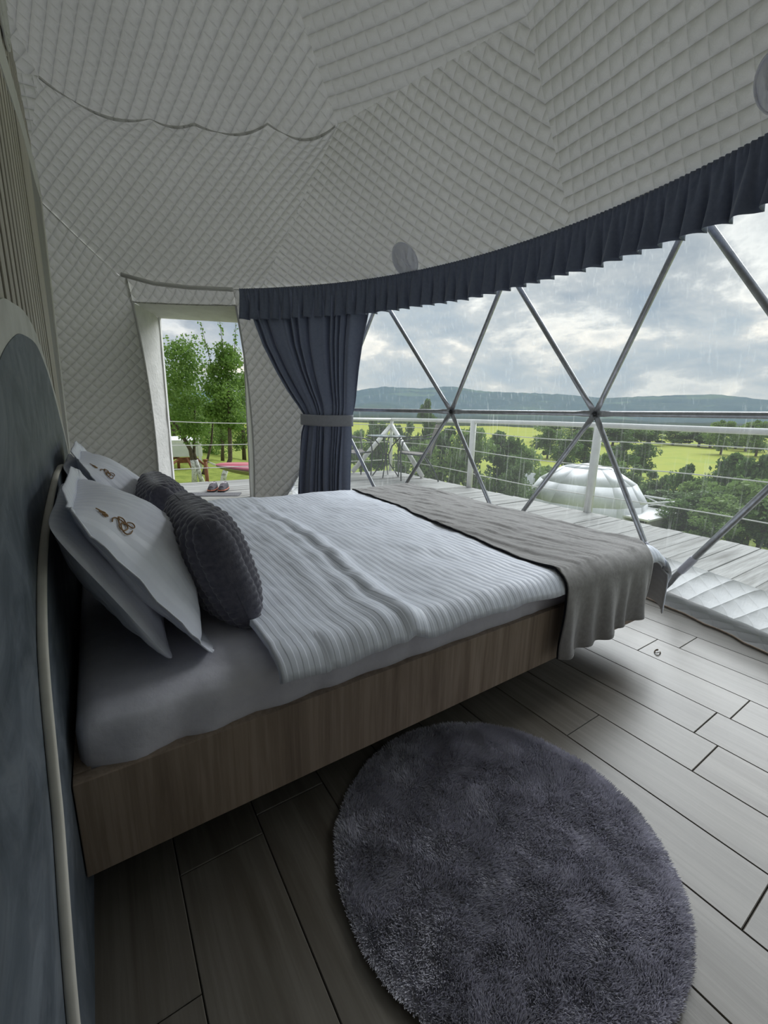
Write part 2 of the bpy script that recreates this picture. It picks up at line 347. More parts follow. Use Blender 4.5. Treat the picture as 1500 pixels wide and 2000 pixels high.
# ---------------------------------------------------------------- geometry of the dome
SX, SY, SZ = -0.99, 1.734, 0.57
def sph(az, z, R=3.75):
    r = math.sqrt(max(R*R-(z-SZ)**2, 0.0)); a = math.radians(az)
    return Vector((SX+r*math.cos(a), SY+r*math.sin(a), z))
def ring(az, r, z=0.0):
    a = math.radians(az); return Vector((SX+r*math.cos(a), SY+r*math.sin(a), z))
def clip_poly(poly, inside, cut):
    out = []
    for i in range(len(poly)):
        a, b = poly[i], poly[(i+1) % len(poly)]
        ia, ib = inside(a), inside(b)
        if ia: out.append(a)
        if ia != ib: out.append(cut(a, b))
    return out
def clip_circle(poly, cx, cyy, r, n=72):
    for k in range(n):
        t = 2*PI*(k+.5)/n; nx, ny = math.cos(t), math.sin(t); d = nx*cx+ny*cyy+r*math.cos(PI/n)
        def ins(p): return nx*p[0]+ny*p[1] <= d
        def cut(a, b):
            da, db = nx*a[0]+ny*a[1]-d, nx*b[0]+ny*b[1]-d; s = da/(da-db)
            return (a[0]+(b[0]-a[0])*s, a[1]+(b[1]-a[1])*s)
        if any(not ins(p) for p in poly):
            poly = clip_poly(poly, ins, cut)
            if len(poly) < 3: return []
    return poly

# ---------------------------------------------------------------- floor of laminate planks
def floor():
    R = 3.70
    pts = [(SX+R*1.004*math.cos(t), SY+R*1.004*math.sin(t)) for t in np.linspace(0, 2*PI, 73)[:-1]]
    root = prism('floor', pts, 2, -0.06, -0.011, M['underlay']); setp(root, 'laminate floor of the dome room', None, None, 'structure')
    joints = {2: 0.653, 4: 0.435, 1: 0.134}
    for k in range(-5, 13):
        x0 = 0.800+0.186*k; x1 = x0+0.186
        j0 = joints.get(k, random.uniform(0.72, 1.6)+0.9*(k % 2))
        y = j0-1.285*4
        while y < 6:
            a, b = y, y+1.285; g = 0.0009
            poly = [(max(x0+g, -0.116), a+g), (x1-g, a+g), (x1-g, b-g), (max(x0+g, -0.116), b-g)]
            y = b
            if x1 < -0.1: continue
            poly = clip_circle(poly, SX, SY, R)
            if len(poly) < 3: continue
            n = len(poly); c = np.mean(poly, 0)
            bm = bmesh.new()
            tv = [bm.verts.new((p[0], p[1], 0.0)) for p in poly]; bv = [bm.verts.new((p[0], p[1], -0.01)) for p in poly]
            ft = bm.faces.new(tv); bm.faces.new(bv[::-1])
            for i in range(n): bm.faces.new((bv[i], bv[(i+1) % n], tv[(i+1) % n], tv[i]))
            bmesh.ops.recalc_face_normals(bm, faces=bm.faces)
            bmesh.ops.bevel(bm, geom=list(ft.edges), offset=0.0016, segments=1, affect='EDGES')
            from_bm('plank', bm, M['floor'], root)
floor()

# ---------------------------------------------------------------- quilted lining: ceiling and walls
def patch(name, T, U, n1, n2, rot, parent, sag=0.03, uaz=None, urad=3.3, material=None):
    """ruled quilted facet between a top curve T(s) and a bottom curve U(s)"""
    P = np.zeros((n1+1, n2+1, 3)); UV = np.zeros((n1+1, n2+1, 2)); ctr = Vector((SX, SY, SZ))
    c, s_ = math.cos(math.radians(rot)), math.sin(math.radians(rot))
    def azf(p): return math.degrees(math.atan2(p.y-SY, p.x-SX)) % 360
    for i in range(n1+1):
        s = i/n1; a, b = Vector(T(s)), Vector(U(s)); L = (a-b).length
        if uaz: aa, ab = (uaz[0][0]+(uaz[0][1]-uaz[0][0])*s), (uaz[1][0]+(uaz[1][1]-uaz[1][0])*s)
        else: aa = azf(a); ab = azf(b)
        for j in range(n2+1):
            t = j/n2; p = a.lerp(b, t)
            e = 16*s*(1-s)*t*(1-t)
            p = p+(ctr-p).normalized()*(sag*e)
            P[i, j] = p; u, v = (aa+(ab-aa)*t)*urad*PI/180, t*L
            UV[i, j] = (u*c-v*s_, u*s_+v*c)
    return grid(name, P, material or M['lining'], parent, True, UV)
def lp(a, b): return lambda s: Vector(a).lerp(Vector(b), s)
def arc(a0, a1, zf, R=3.74):
    return lambda s: sph(a0+(a1-a0)*s, zf(a0+(a1-a0)*s), R)
uz_pts = [(-30, 2.08), (60, 2.08), (67, 2.16), (76, 2.66), (92, 2.4), (110, 2.1), (330, 2.08)]
def uz(a):
    return float(np.interp(a, [p[0] for p in uz_pts], [p[1] for p in uz_pts]))
ceil = empty('ceiling', (0, 0, 0), 'quilted white dome ceiling', None, None, 'structure')
Tn = [(-25.8, 2.95), (0.7, 2.89), (27.2, 2.92), (37.7, 3.0), (49.2, 3.04), (55.8, 3.06), (69.8, 3.19), (92, 3.1), (117, 3.0), (144, 2.95), (171, 2.95), (198, 2.95), (225, 2.95), (252, 2.95), (279, 2.95), (306, 2.95), (334.2, 2.95)]
Un = [-20, 0.1, 45.6, 56, 62, 67, 76, 92, 117, 144, 171, 198, 225, 252, 279, 306, 340]
rots = [8, 42, 40, 40, 40, 40, 8, -45]
SC_AZ = [27.2, 37.7, 49.2, 55.8, 69.8]; SC_Z = [2.92, 3.0, 3.04, 3.06, 3.19]
def t_base(s):
    a = 27.2+(69.8-27.2)*s
    return sph(a, 2.92+0.27*s, 3.75)
def t_scallop(s):
    """fabric sags between the points where it is tied to the frame"""
    a = 27.2+(69.8-27.2)*s
    k = max(i for i in range(4) if a >= SC_AZ[i]-1e-6) if a < 69.79 else 3
    q = (a-SC_AZ[k])/(SC_AZ[k+1]-SC_AZ[k]); z = SC_Z[k]+(SC_Z[k+1]-SC_Z[k])*q
    d = (.085, .06, .03, .08)[k]*4*q*(1-q)
    return sph(a, z, 3.75)-t_base(s)-Vector((0, 0, d))
def tcurve(k):
    return lp(sph(*Tn[k]), sph(*Tn[k+1]))
def warp(o, n1, n2, end):
    me = o.data
    for i in range(n1+1):
        dlt = t_scallop(i/n1)
        for j in range(n2+1):
            t = j/n2; wgt = (1-t)**5 if end == 0 else t**4
            v = me.vertices[i*(n2+1)+j]; v.co = v.co+dlt*wgt
def wrinkle(name, o): return o
rim = [(-25.8, 2.95), (0.7, 2.89), (27.2, 2.92)]
for k in list(range(0, 2))+list(range(6, len(Tn)-1)):
    patch('lining_panel', tcurve(k), arc(Un[k], Un[k+1], uz), 24, 12, rots[k] if k < len(rots) else 45, ceil, 0.03, ((Tn[k][0], Tn[k+1][0]), (Un[k], Un[k+1])))
o = patch('lining_panel', t_base, arc(45.6, 76, uz), 60, 24, -48, ceil, -0.09, ((33, 69.8), (45.6, 76)), 3.4)
warp(o, 60, 24, 0)
Vn = [(-25.8, 3.78), (0, 3.75), (26, 3.80), (36, 3.82), (47, 3.83), (54, 3.85), (72, 3.85), (92, 3.85), (117, 3.85), (144, 3.85), (171, 3.85), (198, 3.85), (225, 3.85), (252, 3.85), (279, 3.85), (306, 3.85), (334.2, 3.78)]
vr = [4, 5, 50, 50, 50, 50, -45]
apex = Vector((SX, SY, SZ+3.75))
for k in range(len(Tn)-1):
    if k not in (2, 3, 4, 5):
        patch('lining_panel', lp(sph(*Vn[k]), sph(*Vn[k+1])), tcurve(k), 12, 10, vr[k] if k < len(vr) else 45, ceil, 0.03, ((Vn[k][0], Vn[k+1][0]), (Tn[k][0], Tn[k+1][0])), 2.3)
    va, vb = sph(*Vn[k]), sph(*Vn[k+1])
    patch('lining_panel', lp(apex, apex+Vector((1e-3, 1e-3, 0))), lp(va, vb), 6, 6, 20, ceil, 0.02, ((Vn[k][0], Vn[k+1][0]), (Vn[k][0], Vn[k+1][0])), 1.3)
o = patch('lining_panel', lp(sph(*Vn[2]), sph(*Vn[6])), t_base, 60, 20, -26, ceil, 0.13, ((26, 72), (27.2, 69.8)), 2.3)
warp(o, 60, 20, 1)
def planar_uv(o, rot):
    """lay the quilting grid straight across a facet"""
    e1 = (t_base(1)-t_base(0)).normalized(); mid = (sph(*Vn[2])+sph(*Vn[6]))/2-t_base(.5); e2 = (mid-e1*mid.dot(e1)).normalized()
    c, s_ = math.cos(math.radians(rot)), math.sin(math.radians(rot)); me = o.data; uvl = me.uv_layers[0].data
    for lo_ in me.loops:
        p = me.vertices[lo_.vertex_index].co; u, v = p.dot(e1), p.dot(e2); uvl[lo_.index].uv = (u*c-v*s_, u*s_+v*c)
planar_uv(o, 50)
# soft overhanging fold along the scalloped seam
H_ = np.zeros((91, 4, 3))
for i in range(91):
    q = 0.005+0.99*i/90; p = t_base(q)+t_scallop(q); inw = (Vector((SX, SY, p.z))-p).normalized(); k = 0.25+0.75*abs(math.sin(q*PI*4.2+.6))
    for j in range(4):
        t = j/3; H_[i, j] = p+inw*(0.004+0.018*k*math.sin(PI*t*.75))+Vector((0, 0, 0.008-0.030*k*t))
grid('hem_fold', H_, M['lining'], ceil, True, H_[:, :, :2])
# wall right of the doorway, its window side cut along the strut line
wl = empty('wall_right', (0, 0, 0), 'quilted white wall panel between doorway and curtain', None, None, 'structure')
def edge_az(z): return float(np.interp(z, [0, 1.03, 2.1], [45.7, 36.2, 27.0]))
n1, n2 = 20, 16; P = np.zeros((n1+1, n2+1, 3)); UV = np.zeros((n1+1, n2+1, 2))
for i in range(n1+1):
    z = 2.085*i/n1
    for j in range(n2+1):
        t = j/n2; a = 50.2-0.02*z+(edge_az(z)-50.2)*t
        P[i, j] = sph(a, z, 3.74-0.03*4*t*(1-t)); u, v = (50-a)*0.0645, z
        UV[i, j] = ((u+v)*.707, (u-v)*.707)
grid('lining_panel', P, M['lining'], wl, True, UV)
# strip over the door
P = np.zeros((13, 5, 3)); UV = np.zeros((13, 5, 2))
for i in range(13):
    a = 50+(66.2-50)*i/12
    for j in range(5):
        z = 1.955+(uz(a)-1.955)*j/4; P[i, j] = sph(a, z, 3.74+0.02*math.sin(PI*j/4)); u, v = a*.0645, z; UV[i, j] = ((u-v)*.707, (u+v)*.707)
grid('lining_panel', P, M['lining'], wl, True, UV)
tube('seam_roll', [sph(66.5, 2.16, 3.72), sph(62, 2.105, 3.70), sph(57, 2.085, 3.70), sph(50, 2.075, 3.71)], 0.018, M['lining'], wl)
# wall left of the doorway, in facets
wb = empty('wall_back', (0, 0, 0), 'quilted white wall left of the doorway', None, None, 'structure')
def wall_facet(a0, a1, parent, R0=3.74, R1=3.74, n1=10, n2=18, rot=45):
    P = np.zeros((n1+1, n2+1, 3)); UV = np.zeros((n1+1, n2+1, 2)); c, s_ = math.cos(math.radians(rot)), math.sin(math.radians(rot))
    for i in range(n1+1):
        q = i/n1
        for j in range(n2+1):
            t = j/n2; z0, z1 = uz(a0)*t, uz(a1)*t
            P[i, j] = sph(a0, z0, R0-.02*math.sin(PI*min(1, z0/2))).lerp(sph(a1, z1, R1-.02*math.sin(PI*min(1, z1/2))), q); u, v = (a0+(a1-a0)*q)*3.55*PI/180, z0+(z1-z0)*q; UV[i, j] = (u*c-v*s_, u*s_+v*c)
    return grid('lining_panel', P, M['lining'], parent, True, UV)
fac = [(65.9, 3.74), (67, 3.74), (69, 3.737), (71.5, 3.735), (76, 3.74), (80, 3.74), (86, 3.74), (92, 3.745), (110, 3.75), (140, 3.75), (170, 3.75), (200, 3.75), (230, 3.75), (260, 3.75), (292, 3.75)]
for k in range(len(fac)-1): wall_facet(fac[k][0], fac[k+1][0], wb, fac[k][1], fac[k+1][1])

# ---------------------------------------------------------------- doorway
door = empty('door_1', (0, 0, 0), 'open doorway with thick white padded jambs', None, None, 'structure')
dn = Vector((0.41, 0.912, 0)).normalized(); dd = 5.172
OL, OR = Vector((0.69, 5.36, 0)), Vector((1.47, 5.01, 0)); OT = 1.935
def strip(name, A, B, material, parent, thick=0.0, n=14, wav=0.006):
    P = np.zeros((len(A), 6, 3))
    for i in range(len(A)):
        for j in range(6):
            p = Vector(A[i]).lerp(Vector(B[i]), j/5)
            P[i, j] = p+Vector((fbm(i*.9, j*.8, 3), fbm(i*.9, j*.8, 9), fbm(i*.7, j, 14)))*wav
    return grid(name, P, material, parent, True)
zs = np.linspace(0, 1, 16)
inL = [sph(65.9, 1.97*s, 3.735) for s in zs]; outL = [OL+Vector((0, 0, OT*s)) for s in zs]
strip('door_jamb', inL, outL, M['jamb'], door)
inR = [sph(50.2, 1.96*s, 3.735) for s in zs]; outR = [OR+Vector((0, 0, OT*s)) for s in zs]
strip('door_jamb', inR, outR, M['jamb'], door)
inT = [sph(65.9+(50.2-65.9)*s, 1.965, 3.735) for s in zs]; outT = [OL.lerp(OR, s)+Vector((0, 0, OT)) for s in zs]
strip('door_head', inT, outT, M['jamb'], door)
# rounded lips where the lining meets the jambs, and the thin outer frame
tube('jamb_lip', [p+Vector((0, 0, 0)) for p in inL], 0.012, M['jamb'], door)
tube('jamb_lip', inR, 0.010, M['jamb'], door)
fr = OL-Vector((0.012, -0.005, 0)); 
for q in (OL, OR):
    t_ = Vector((-dn.y, dn.x, 0))
    pts = [(q+t_*sx*0.012+dn*sy) for sx, sy in ((-1, 0), (1, 0), (1, .05), (-1, .05))]
    prism('door_frame', [(p.x, p.y) for p in pts], 2, 0, OT+.02, M['white'], door)
t_ = (OR-OL).normalized()
pts = [OL-t_*.02, OR+t_*.02, OR+t_*.02+dn*.05, OL-t_*.02+dn*.05]
prism('door_frame', [(p.x, p.y) for p in pts], 2, OT, OT+.03, M['white'], door)
pts = [Vector((0.60, 5.05, 0)), Vector((1.36, 4.70, 0)), OR+t_*.01+dn*.03, OL-t_*.01+dn*.03]
prism('threshold', [(p.x, p.y) for p in pts], 2, -0.05, 0.012, M['threshold'], door)

# ---------------------------------------------------------------- geodesic window: struts, hubs, panes
win = empty('window_1', (0, 0, 0), 'panoramic geodesic window of clear film and steel struts', None, None, 'structure')
RN = 3.80
bN = [sph(-10.4+18.75*k, 0.03, RN) for k in range(-3, 4)]      # k=-3..3
hN = [sph(-1.2+18.7*k, 1.035, RN) for k in range(-4, 4)]       # k=-4..3
uN = [sph(-10.2+18.6*k, 1.99, RN) for k in range(-3, 4)]
def strut(a, b, r=0.0165):
    a, b = Vector(a), Vector(b); d = (b-a); L = d.length; d.normalize(); mid = (a+b)/2
    nrm = (mid-Vector((SX, SY, SZ))); nrm -= d*nrm.dot(d); nrm.normalize(); tg = d.cross(nrm)
    secs = [(0.012, 1.25, 0.22), (0.075, 1.25, 0.22), (0.13, 1.0, 1.0), (L-0.13, 1.0, 1.0), (L-0.075, 1.25, 0.22), (L-0.012, 1.25, 0.22)]
    V = []; Fc = []; n = 12
    for s, wd, th in secs:
        for k in range(n):
            t = 2*PI*k/n; V.append(tuple(a+d*s+tg*(r*wd*math.cos(t))+nrm*(r*th*math.sin(t))))
    for i in range(len(secs)-1):
        for k in range(n): Fc.append((i*n+k, i*n+(k+1) % n, (i+1)*n+(k+1) % n, (i+1)*n+k))
    Fc.append(tuple(range(n))[::-1]); Fc.append(tuple((len(secs)-1)*n+k for k in range(n)))
    return mesh('strut', V, Fc, M['steel'], win, None, True)
# window_1 spans base nodes 2..6; hub i lies between base nodes i-1 and i
for k in range(2, 7):
    for h in (hN[k], hN[k+1]):
        if h is hN[7]: continue
        strut(bN[k], h); strut(h, uN[k])
for k in range(2, 6): strut(hN[k], hN[k+1])
for p in hN[2:7]:
    nr = (p-Vector((SX, SY, SZ))).normalized()
    tube('hub_bolt', [p-nr*.014, p-nr*.010, p+nr*.010, p+nr*.014], [.009, .013, .013, .009], M['steel2'], win, 8, False)
for p in bN[2:7]:
    for h in hN[2:7]:
        if (h-p).length < 1.3:
            d = (h-p).normalized(); tube('strut_sleeve', [p+d*.16, p+d*.18, p+d*.27, p+d*.285], [.0185, .021, .021, .0185], M['sleeve'], win, 10)
def pane(a, b, c):
    ctr = Vector((SX, SY, SZ)); vs_ = []
    for p in (a, b, c):
        vs_.append(tuple(p+(p-ctr).normalized()*.022))
    return mesh('pane', vs_, [(0, 1, 2)], M['pane'], win)
for k in range(2, 6):
    pane(bN[k], hN[k+1], hN[k]); pane(uN[k], hN[k], hN[k+1])
    pane(bN[k], bN[k+1], hN[k+1]); pane(uN[k], hN[k+1], uN[k+1])
# quilted wall on the near side of the window
wf = empty('wall_front', (0, 0, 0), 'quilted white wall right of the window', None, None, 'structure')
wall_facet(-68, -53, wf); wall_facet(-53, -38.6, wf)
# quilted skirt at the foot of the window
sk = empty('baseboard_front', (0, 0, 0), 'white quilted skirt along the foot of the window', None, None, 'structure')
azs = np.linspace(44, -68, 113)
prof = [(3.60, 0.004), (3.66, 0.008), (3.74, 0.007), (3.795, 0.01), (3.80, 0.03), (3.785, 0.12), (3.765, 0.20), (3.775, 0.215)]
P = np.zeros((len(azs), len(prof), 3)); UV = np.zeros((len(azs), len(prof), 2)); acc = np.concatenate([[0], np.cumsum([math.hypot(prof[i+1][0]-prof[i][0], prof[i+1][1]-prof[i][1]) for i in range(len(prof)-1)])])
for i, a in enumerate(azs):
    for j, (r, z) in enumerate(prof):
        wv = 0.006*math.sin(a*1.7)+.004*math.sin(a*4.1+1) if j == 0 else 0.003*math.sin(a*2.3+j)
        P[i, j] = ring(a, r+wv, z+(0.006*(0.5+0.5*math.sin(a*3.1+j)) if 0 < j < 3 else 0)); u, v = a*.0655, acc[j]; UV[i, j] = ((u-v)*.707, (u+v)*.707)
grid('quilted_skirt', P[:, 3:], M['skirt'], sk, True, UV[:, 3:]); grid('floor_flap', P[:, :4], M['skirt'], sk, True, UV[:, :4])
tube('skirt_piping', [Vector(P[i, 0])+Vector((0, 0, .002)) for i in range(len(azs))], 0.005, M['rail'], sk, 6)

# ---------------------------------------------------------------- slatted partition with plaster arches
XB = -0.124
def wall_end(z): return 2.47+0.53*z
wall = prism('wall_left', [(-1.9, 0.0), (2.47, 0.0), (3.66, 2.25), (3.63, 2.33), (3.40, 2.37), (3.19, 2.44), (2.99, 2.47), (2.85, 2.49), (2.60, 2.56), (1.9, 2.95), (0.9, 3.2), (-0.6, 2.9), (-1.5, 2.3)], 0, XB-0.05, XB, M['dark'])
setp(wall, 'slatted wooden partition behind the bed', None, None, 'structure')
top_pts = [(-1.9, 1.9), (-1.5, 2.3), (-.6, 2.9), (.9, 3.2), (1.9, 2.95), (2.6, 2.55), (2.99, 2.46), (3.4, 2.36), (3.66, 2.26)]
y = -1.6; yg = 2.30
ys = []
while yg > -1.7: ys.append(yg); yg -= 0.101
for g in ys:
    y0, y1 = g-0.101+0.040, g
    zt = min(float(np.interp(q, [p[0] for p in top_pts], [p[1] for p in top_pts])) for q in (y0, y1))
    boxo('slat', (XB, y0, 0.0), (XB+0.0045, y1, 2.08), M['slat'], wall, 0.0015)
    if zt > 2.36: boxo('slat', (XB, y0, 2.16), (XB+0.0045, y1, zt), M['slat'], wall, 0.0015)
for y0 in np.arange(2.318, 3.3, 0.101):
    zt = float(np.interp(y0+.08, [p[0] for p in top_pts], [p[1] for p in top_pts]))
    if zt > 2.37: boxo('slat', (XB, y0, 2.20), (XB+0.0045, y0+0.061, zt), M['slat'], wall, 0.0015)
def band(y0f, y1f, z0, z1): return [(y0f(z0), z0), (y1f(z0), z0), (y1f(z1), z1), (y0f(z1), z1)]
prism('end_board', band(lambda z: 2.318+0.0*z, lambda z: 2.36+0.22*z, 0.0, 2.22), 0, XB, XB+0.007, M['slat'], wall)
prism('end_strip', band(lambda z: 2.36+0.22*z, lambda z: wall_end(z)-.14, 0.0, 2.22), 0, XB, XB+0.005, M['greytrim'], wall)
prism('end_trim', band(lambda z: wall_end(z)-.14, wall_end, 0.0, 2.25), 0, XB, XB+0.010, M['beam'], wall)
prism('wall_beam', [(-1.5, 1.95), (1.9, 1.985), (2.57, 2.10), (3.19, 2.13), (3.60, 2.20), (3.655, 2.25), (3.65, 2.33), (3.2, 2.29), (2.57, 2.23), (2.09, 2.15), (-1.5, 2.10)], 0, XB, XB+0.008, M['beam'], wall)
def smooth_curve(pts, n=10):
    out = []
    for i in range(len(pts)-1):
        p0 = np.array(pts[max(i-1, 0)]); p1 = np.array(pts[i]); p2 = np.array(pts[i+1]); p3 = np.array(pts[min(i+2, len(pts)-1)])
        for k in range(n):
            t = k/n; out.append(tuple(0.5*((2*p1)+(-p0+p2)*t+(2*p0-5*p1+4*p2-p3)*t*t+(-p0+3*p1-3*p2+p3)*t**3)))
    out.append(tuple(pts[-1])); return out
outer = smooth_curve([(3.02, 0.0), (2.98, 0.35), (2.82, 0.66), (2.60, 0.88), (2.43, 0.985), (2.245, 1.072), (2.02, 1.152), (1.773, 1.219), (1.53, 1.236), (1.283, 1.2155), (1.09, 1.186), (0.82, 1.09), (0.55, 0.92), (0.30, 0.66), (0.14, 0.33), (0.08, 0.0)])
inner = smooth_curve([(2.98, 0.0), (2.93, 0.33), (2.78, 0.62), (2.57, 0.825), (2.37, 0.943), (2.11, 1.08), (1.893, 1.147), (1.69, 1.177), (1.41, 1.166), (1.22, 1.141), (0.96, 1.07), (0.74, 0.96), (0.48, 0.77), (0.28, 0.50), (0.19, 0.25), (0.16, 0.0)])
prism('arch_border', outer, 0, XB, XB+0.0075, M['cream'], wall)
prism('arch_panel', inner, 0, XB, XB+0.009, M['plaster'], wall)
# headboard: a lower arch standing proud of the wall, with a cream edge band
hb = empty('headboard', (-0.107, 1.72, 0), 'low arched grey plaster headboard with cream edge behind the pillows', 'headboard')
hp = [(0.50, 0.0), (0.568, 0.174), (0.632, 0.277), (0.712, 0.382), (0.744, 0.449), (0.810, 0.574), (0.888, 0.649), (1.03, 0.719), (1.25, 0.765), (1.577, 0.80)]
hp = smooth_curve(hp+[(1.72, 0.803)]+[(3.44-a, b) for a, b in hp[::-1]], 6)
HX0, HX1 = XB+0.009, -0.100
def shrink(pts, d):
    c = np.array([1.72, 0.2]); out = []
    n = len(pts)
    for i in range(n):
        a, b = np.array(pts[max(i-1, 0)]), np.array(pts[min(i+1, n-1)]); t = b-a; t = t/(np.linalg.norm(t)+1e-9)
        nr = np.array([t[1], -t[0]]); out.append(tuple(np.array(pts[i])+nr*d))
    return out
hin = shrink(hp, 0.004); hin[0] = (hin[0][0], 0.0); hin[-1] = (hin[-1][0], 0.0)
o = prism('headboard_panel', hin, 0, HX0, HX1-0.0006, M['plaster']); o.parent = hb; o.matrix_parent_inverse = hb.matrix_world.inverted()
hb_loc = Vector(hb.location)
P = np.zeros((len(hp), 6, 3))
for i, (a, b) in enumerate(hp):
    for j, (xx, dlt) in enumerate(((HX0, 0.003), (HX0+.001, -0.001), (HX0+.004, -0.0025), (HX1-.004, -0.0025), (HX1-.0005, -0.0008), (HX1, 0.004))):
        q = hin[i]; nr = (np.array([a, b])-np.array(q)); nr = nr/(np.linalg.norm(nr)+1e-9)
        k = np.array(q)+nr*(0.004-dlt)
        P[i, j] = (xx-hb_loc.x, k[0]-hb_loc.y, max(k[1], 0)-hb_loc.z)
o = grid('edge_band', P, M['foam'], hb, True); setp(o, 'cream edge band')
bpy.context.view_layer.update()
for ch in hb.children:
    if ch.name.startswith('headboard_panel'):
        ch.matrix_parent_inverse = Matrix.Translation(-hb_loc)

# round woven ornament high on the slats
orn = empty('wall_ornament', (XB+0.003, 2.25, 2.455), 'round dark and white lattice ornament high on the slatted wall', 'ornament')
V = []; R_ = 0.22
prism('backing_disc', [(R_*.96*math.cos(t), R_*.96*math.sin(t)) for t in np.linspace(0, 2*PI, 41)[:-1]], 0, 0.004, 0.008, M['dark'], orn)
tube('hoop', [(0.008, R_*math.cos(t), R_*math.sin(t)) for t in np.linspace(0, 2*PI, 49)], 0.006, M['beam'], orn, 8)
paths = []
for k in range(12):
    a0 = 2*PI*k/12
    paths.append([(0.010, R_*(.2+.75*s)*math.cos(a0+1.1*s*s), R_*(.2+.75*s)*math.sin(a0+1.1*s*s)) for s in np.linspace(0, 1, 9)])
    paths.append([(0.011, R_*(.2+.75*s)*math.cos(a0-1.1*s*s), R_*(.2+.75*s)*math.sin(a0-1.1*s*s)) for s in np.linspace(0, 1, 9)])
tubes('lattice', paths, 0.006, M['beam'], orn, 6)

# two clear film vents sewn into the lining
def vent(name, k, target, ry, rz, label):
    best = None; T, U = tcurve(k), arc(Un[k], Un[k+1], uz); ctr = Vector((SX, SY, SZ))
    def at(s_, t_):
        p = Vector(T(s_)).lerp(Vector(U(s_)), t_); return p+(ctr-p).normalized()*(0.03*16*s_*(1-s_)*t_*(1-t_))
    for i in range(61):
        for j in range(61):
            p = at(i/60, j/60); d = (p-Vector(target)).length
            if best is None or d < best[0]: best = (d, i/60, j/60, p)
    s_, t_, c = best[1:]
    e1 = (at(min(1, s_+.02), t_)-at(max(0, s_-.02), t_)).normalized(); e2 = (at(s_, max(0, t_-.02))-at(s_, min(1, t_+.02))).normalized()
    nr = e1.cross(e2).normalized()
    if nr.dot(ctr-c) < 0: nr = -nr
    e2 = (e2-e1*e2.dot(e1)).normalized()
    root = empty(name, c, label, 'vent', 'round lining vents')
    n, mm = 9, 40; P = np.zeros((n, mm, 3))
    for i in range(n):
        for q in range(mm):
            t = 2*PI*q/mm; r = i/(n-1)
            hgt = 0.010+0.030*(1-r**2)*(0.6+fbm(3.5*r*math.cos(t)+k, 1.0*r*math.sin(t)+1.5*r*math.cos(t), 2))
            P[i, q] = e1*(ry*r*math.cos(t))+e2*(rz*r*math.sin(t))+nr*hgt
    mesh('vent_film', P.reshape(-1, 3), quads(n, mm, True), M['pvcwin'], root, None, True)
    tube('vent_rim', [e1*(ry*math.cos(t))+e2*(rz*math.sin(t))+nr*.012 for t in np.linspace(0, 2*PI, mm+1)], 0.005, M['pvcwin'], root, 6)
vent('lining_vent', 1, (2.17, 2.95, 2.18), 0.105, 0.13, 'oval film vent in the ceiling just above the valance middle')
vent('lining_vent', 0, (2.24, 0.745, 2.235), 0.075, 0.10, 'film vent cut by the right photo edge, high in the ceiling')

# ---------------------------------------------------------------- valance and curtain
def valance():
    n1, n2 = 900, 16; a0, a1 = 48.9, -62.0; RV = 3.40
    P = np.zeros((n1, n2, 3)); s = 0.0
    ph1 = np.cumsum(rng.uniform(0.8, 1.2, n1)); 
    for i in range(n1):
        a = a0+(a1-a0)*i/(n1-1); L = (a0-a)*math.radians(1)*RV
        wide = 2*PI*L/0.105+1.1*fbm(L*2.1, 3.0, 0)*2
        mid = 2*PI*L/0.048+fbm(L*5, 1.0, 2)*2.5
        hem = 0.012*fbm(L*2, 5, 5)
        for j in range(n2):
            t = j/(n2-1); z = 2.082-0.262*t-hem*t
            head = max(0.0, 1-t/0.28); low_ = max(0.0, (t-0.2)/0.8)
            d = head*0.007*math.sin(2*PI*L/0.024)+(1-head)*(1-low_)*0.008*math.sin(mid)+low_*(0.034*math.sin(wide+0.5*t)+0.006*math.sin(mid))
            ta = low_*0.012*math.cos(wide)
            p = ring(a, RV-0.01-d+0.01*t, z); tg = Vector((-math.sin(math.radians(a)), math.cos(math.radians(a)), 0))
            P[i, j] = p+tg*ta
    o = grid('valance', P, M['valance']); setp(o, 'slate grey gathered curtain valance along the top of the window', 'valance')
    md = o.modifiers.new('s', 'SOLIDIFY'); md.thickness = 0.003
valance()
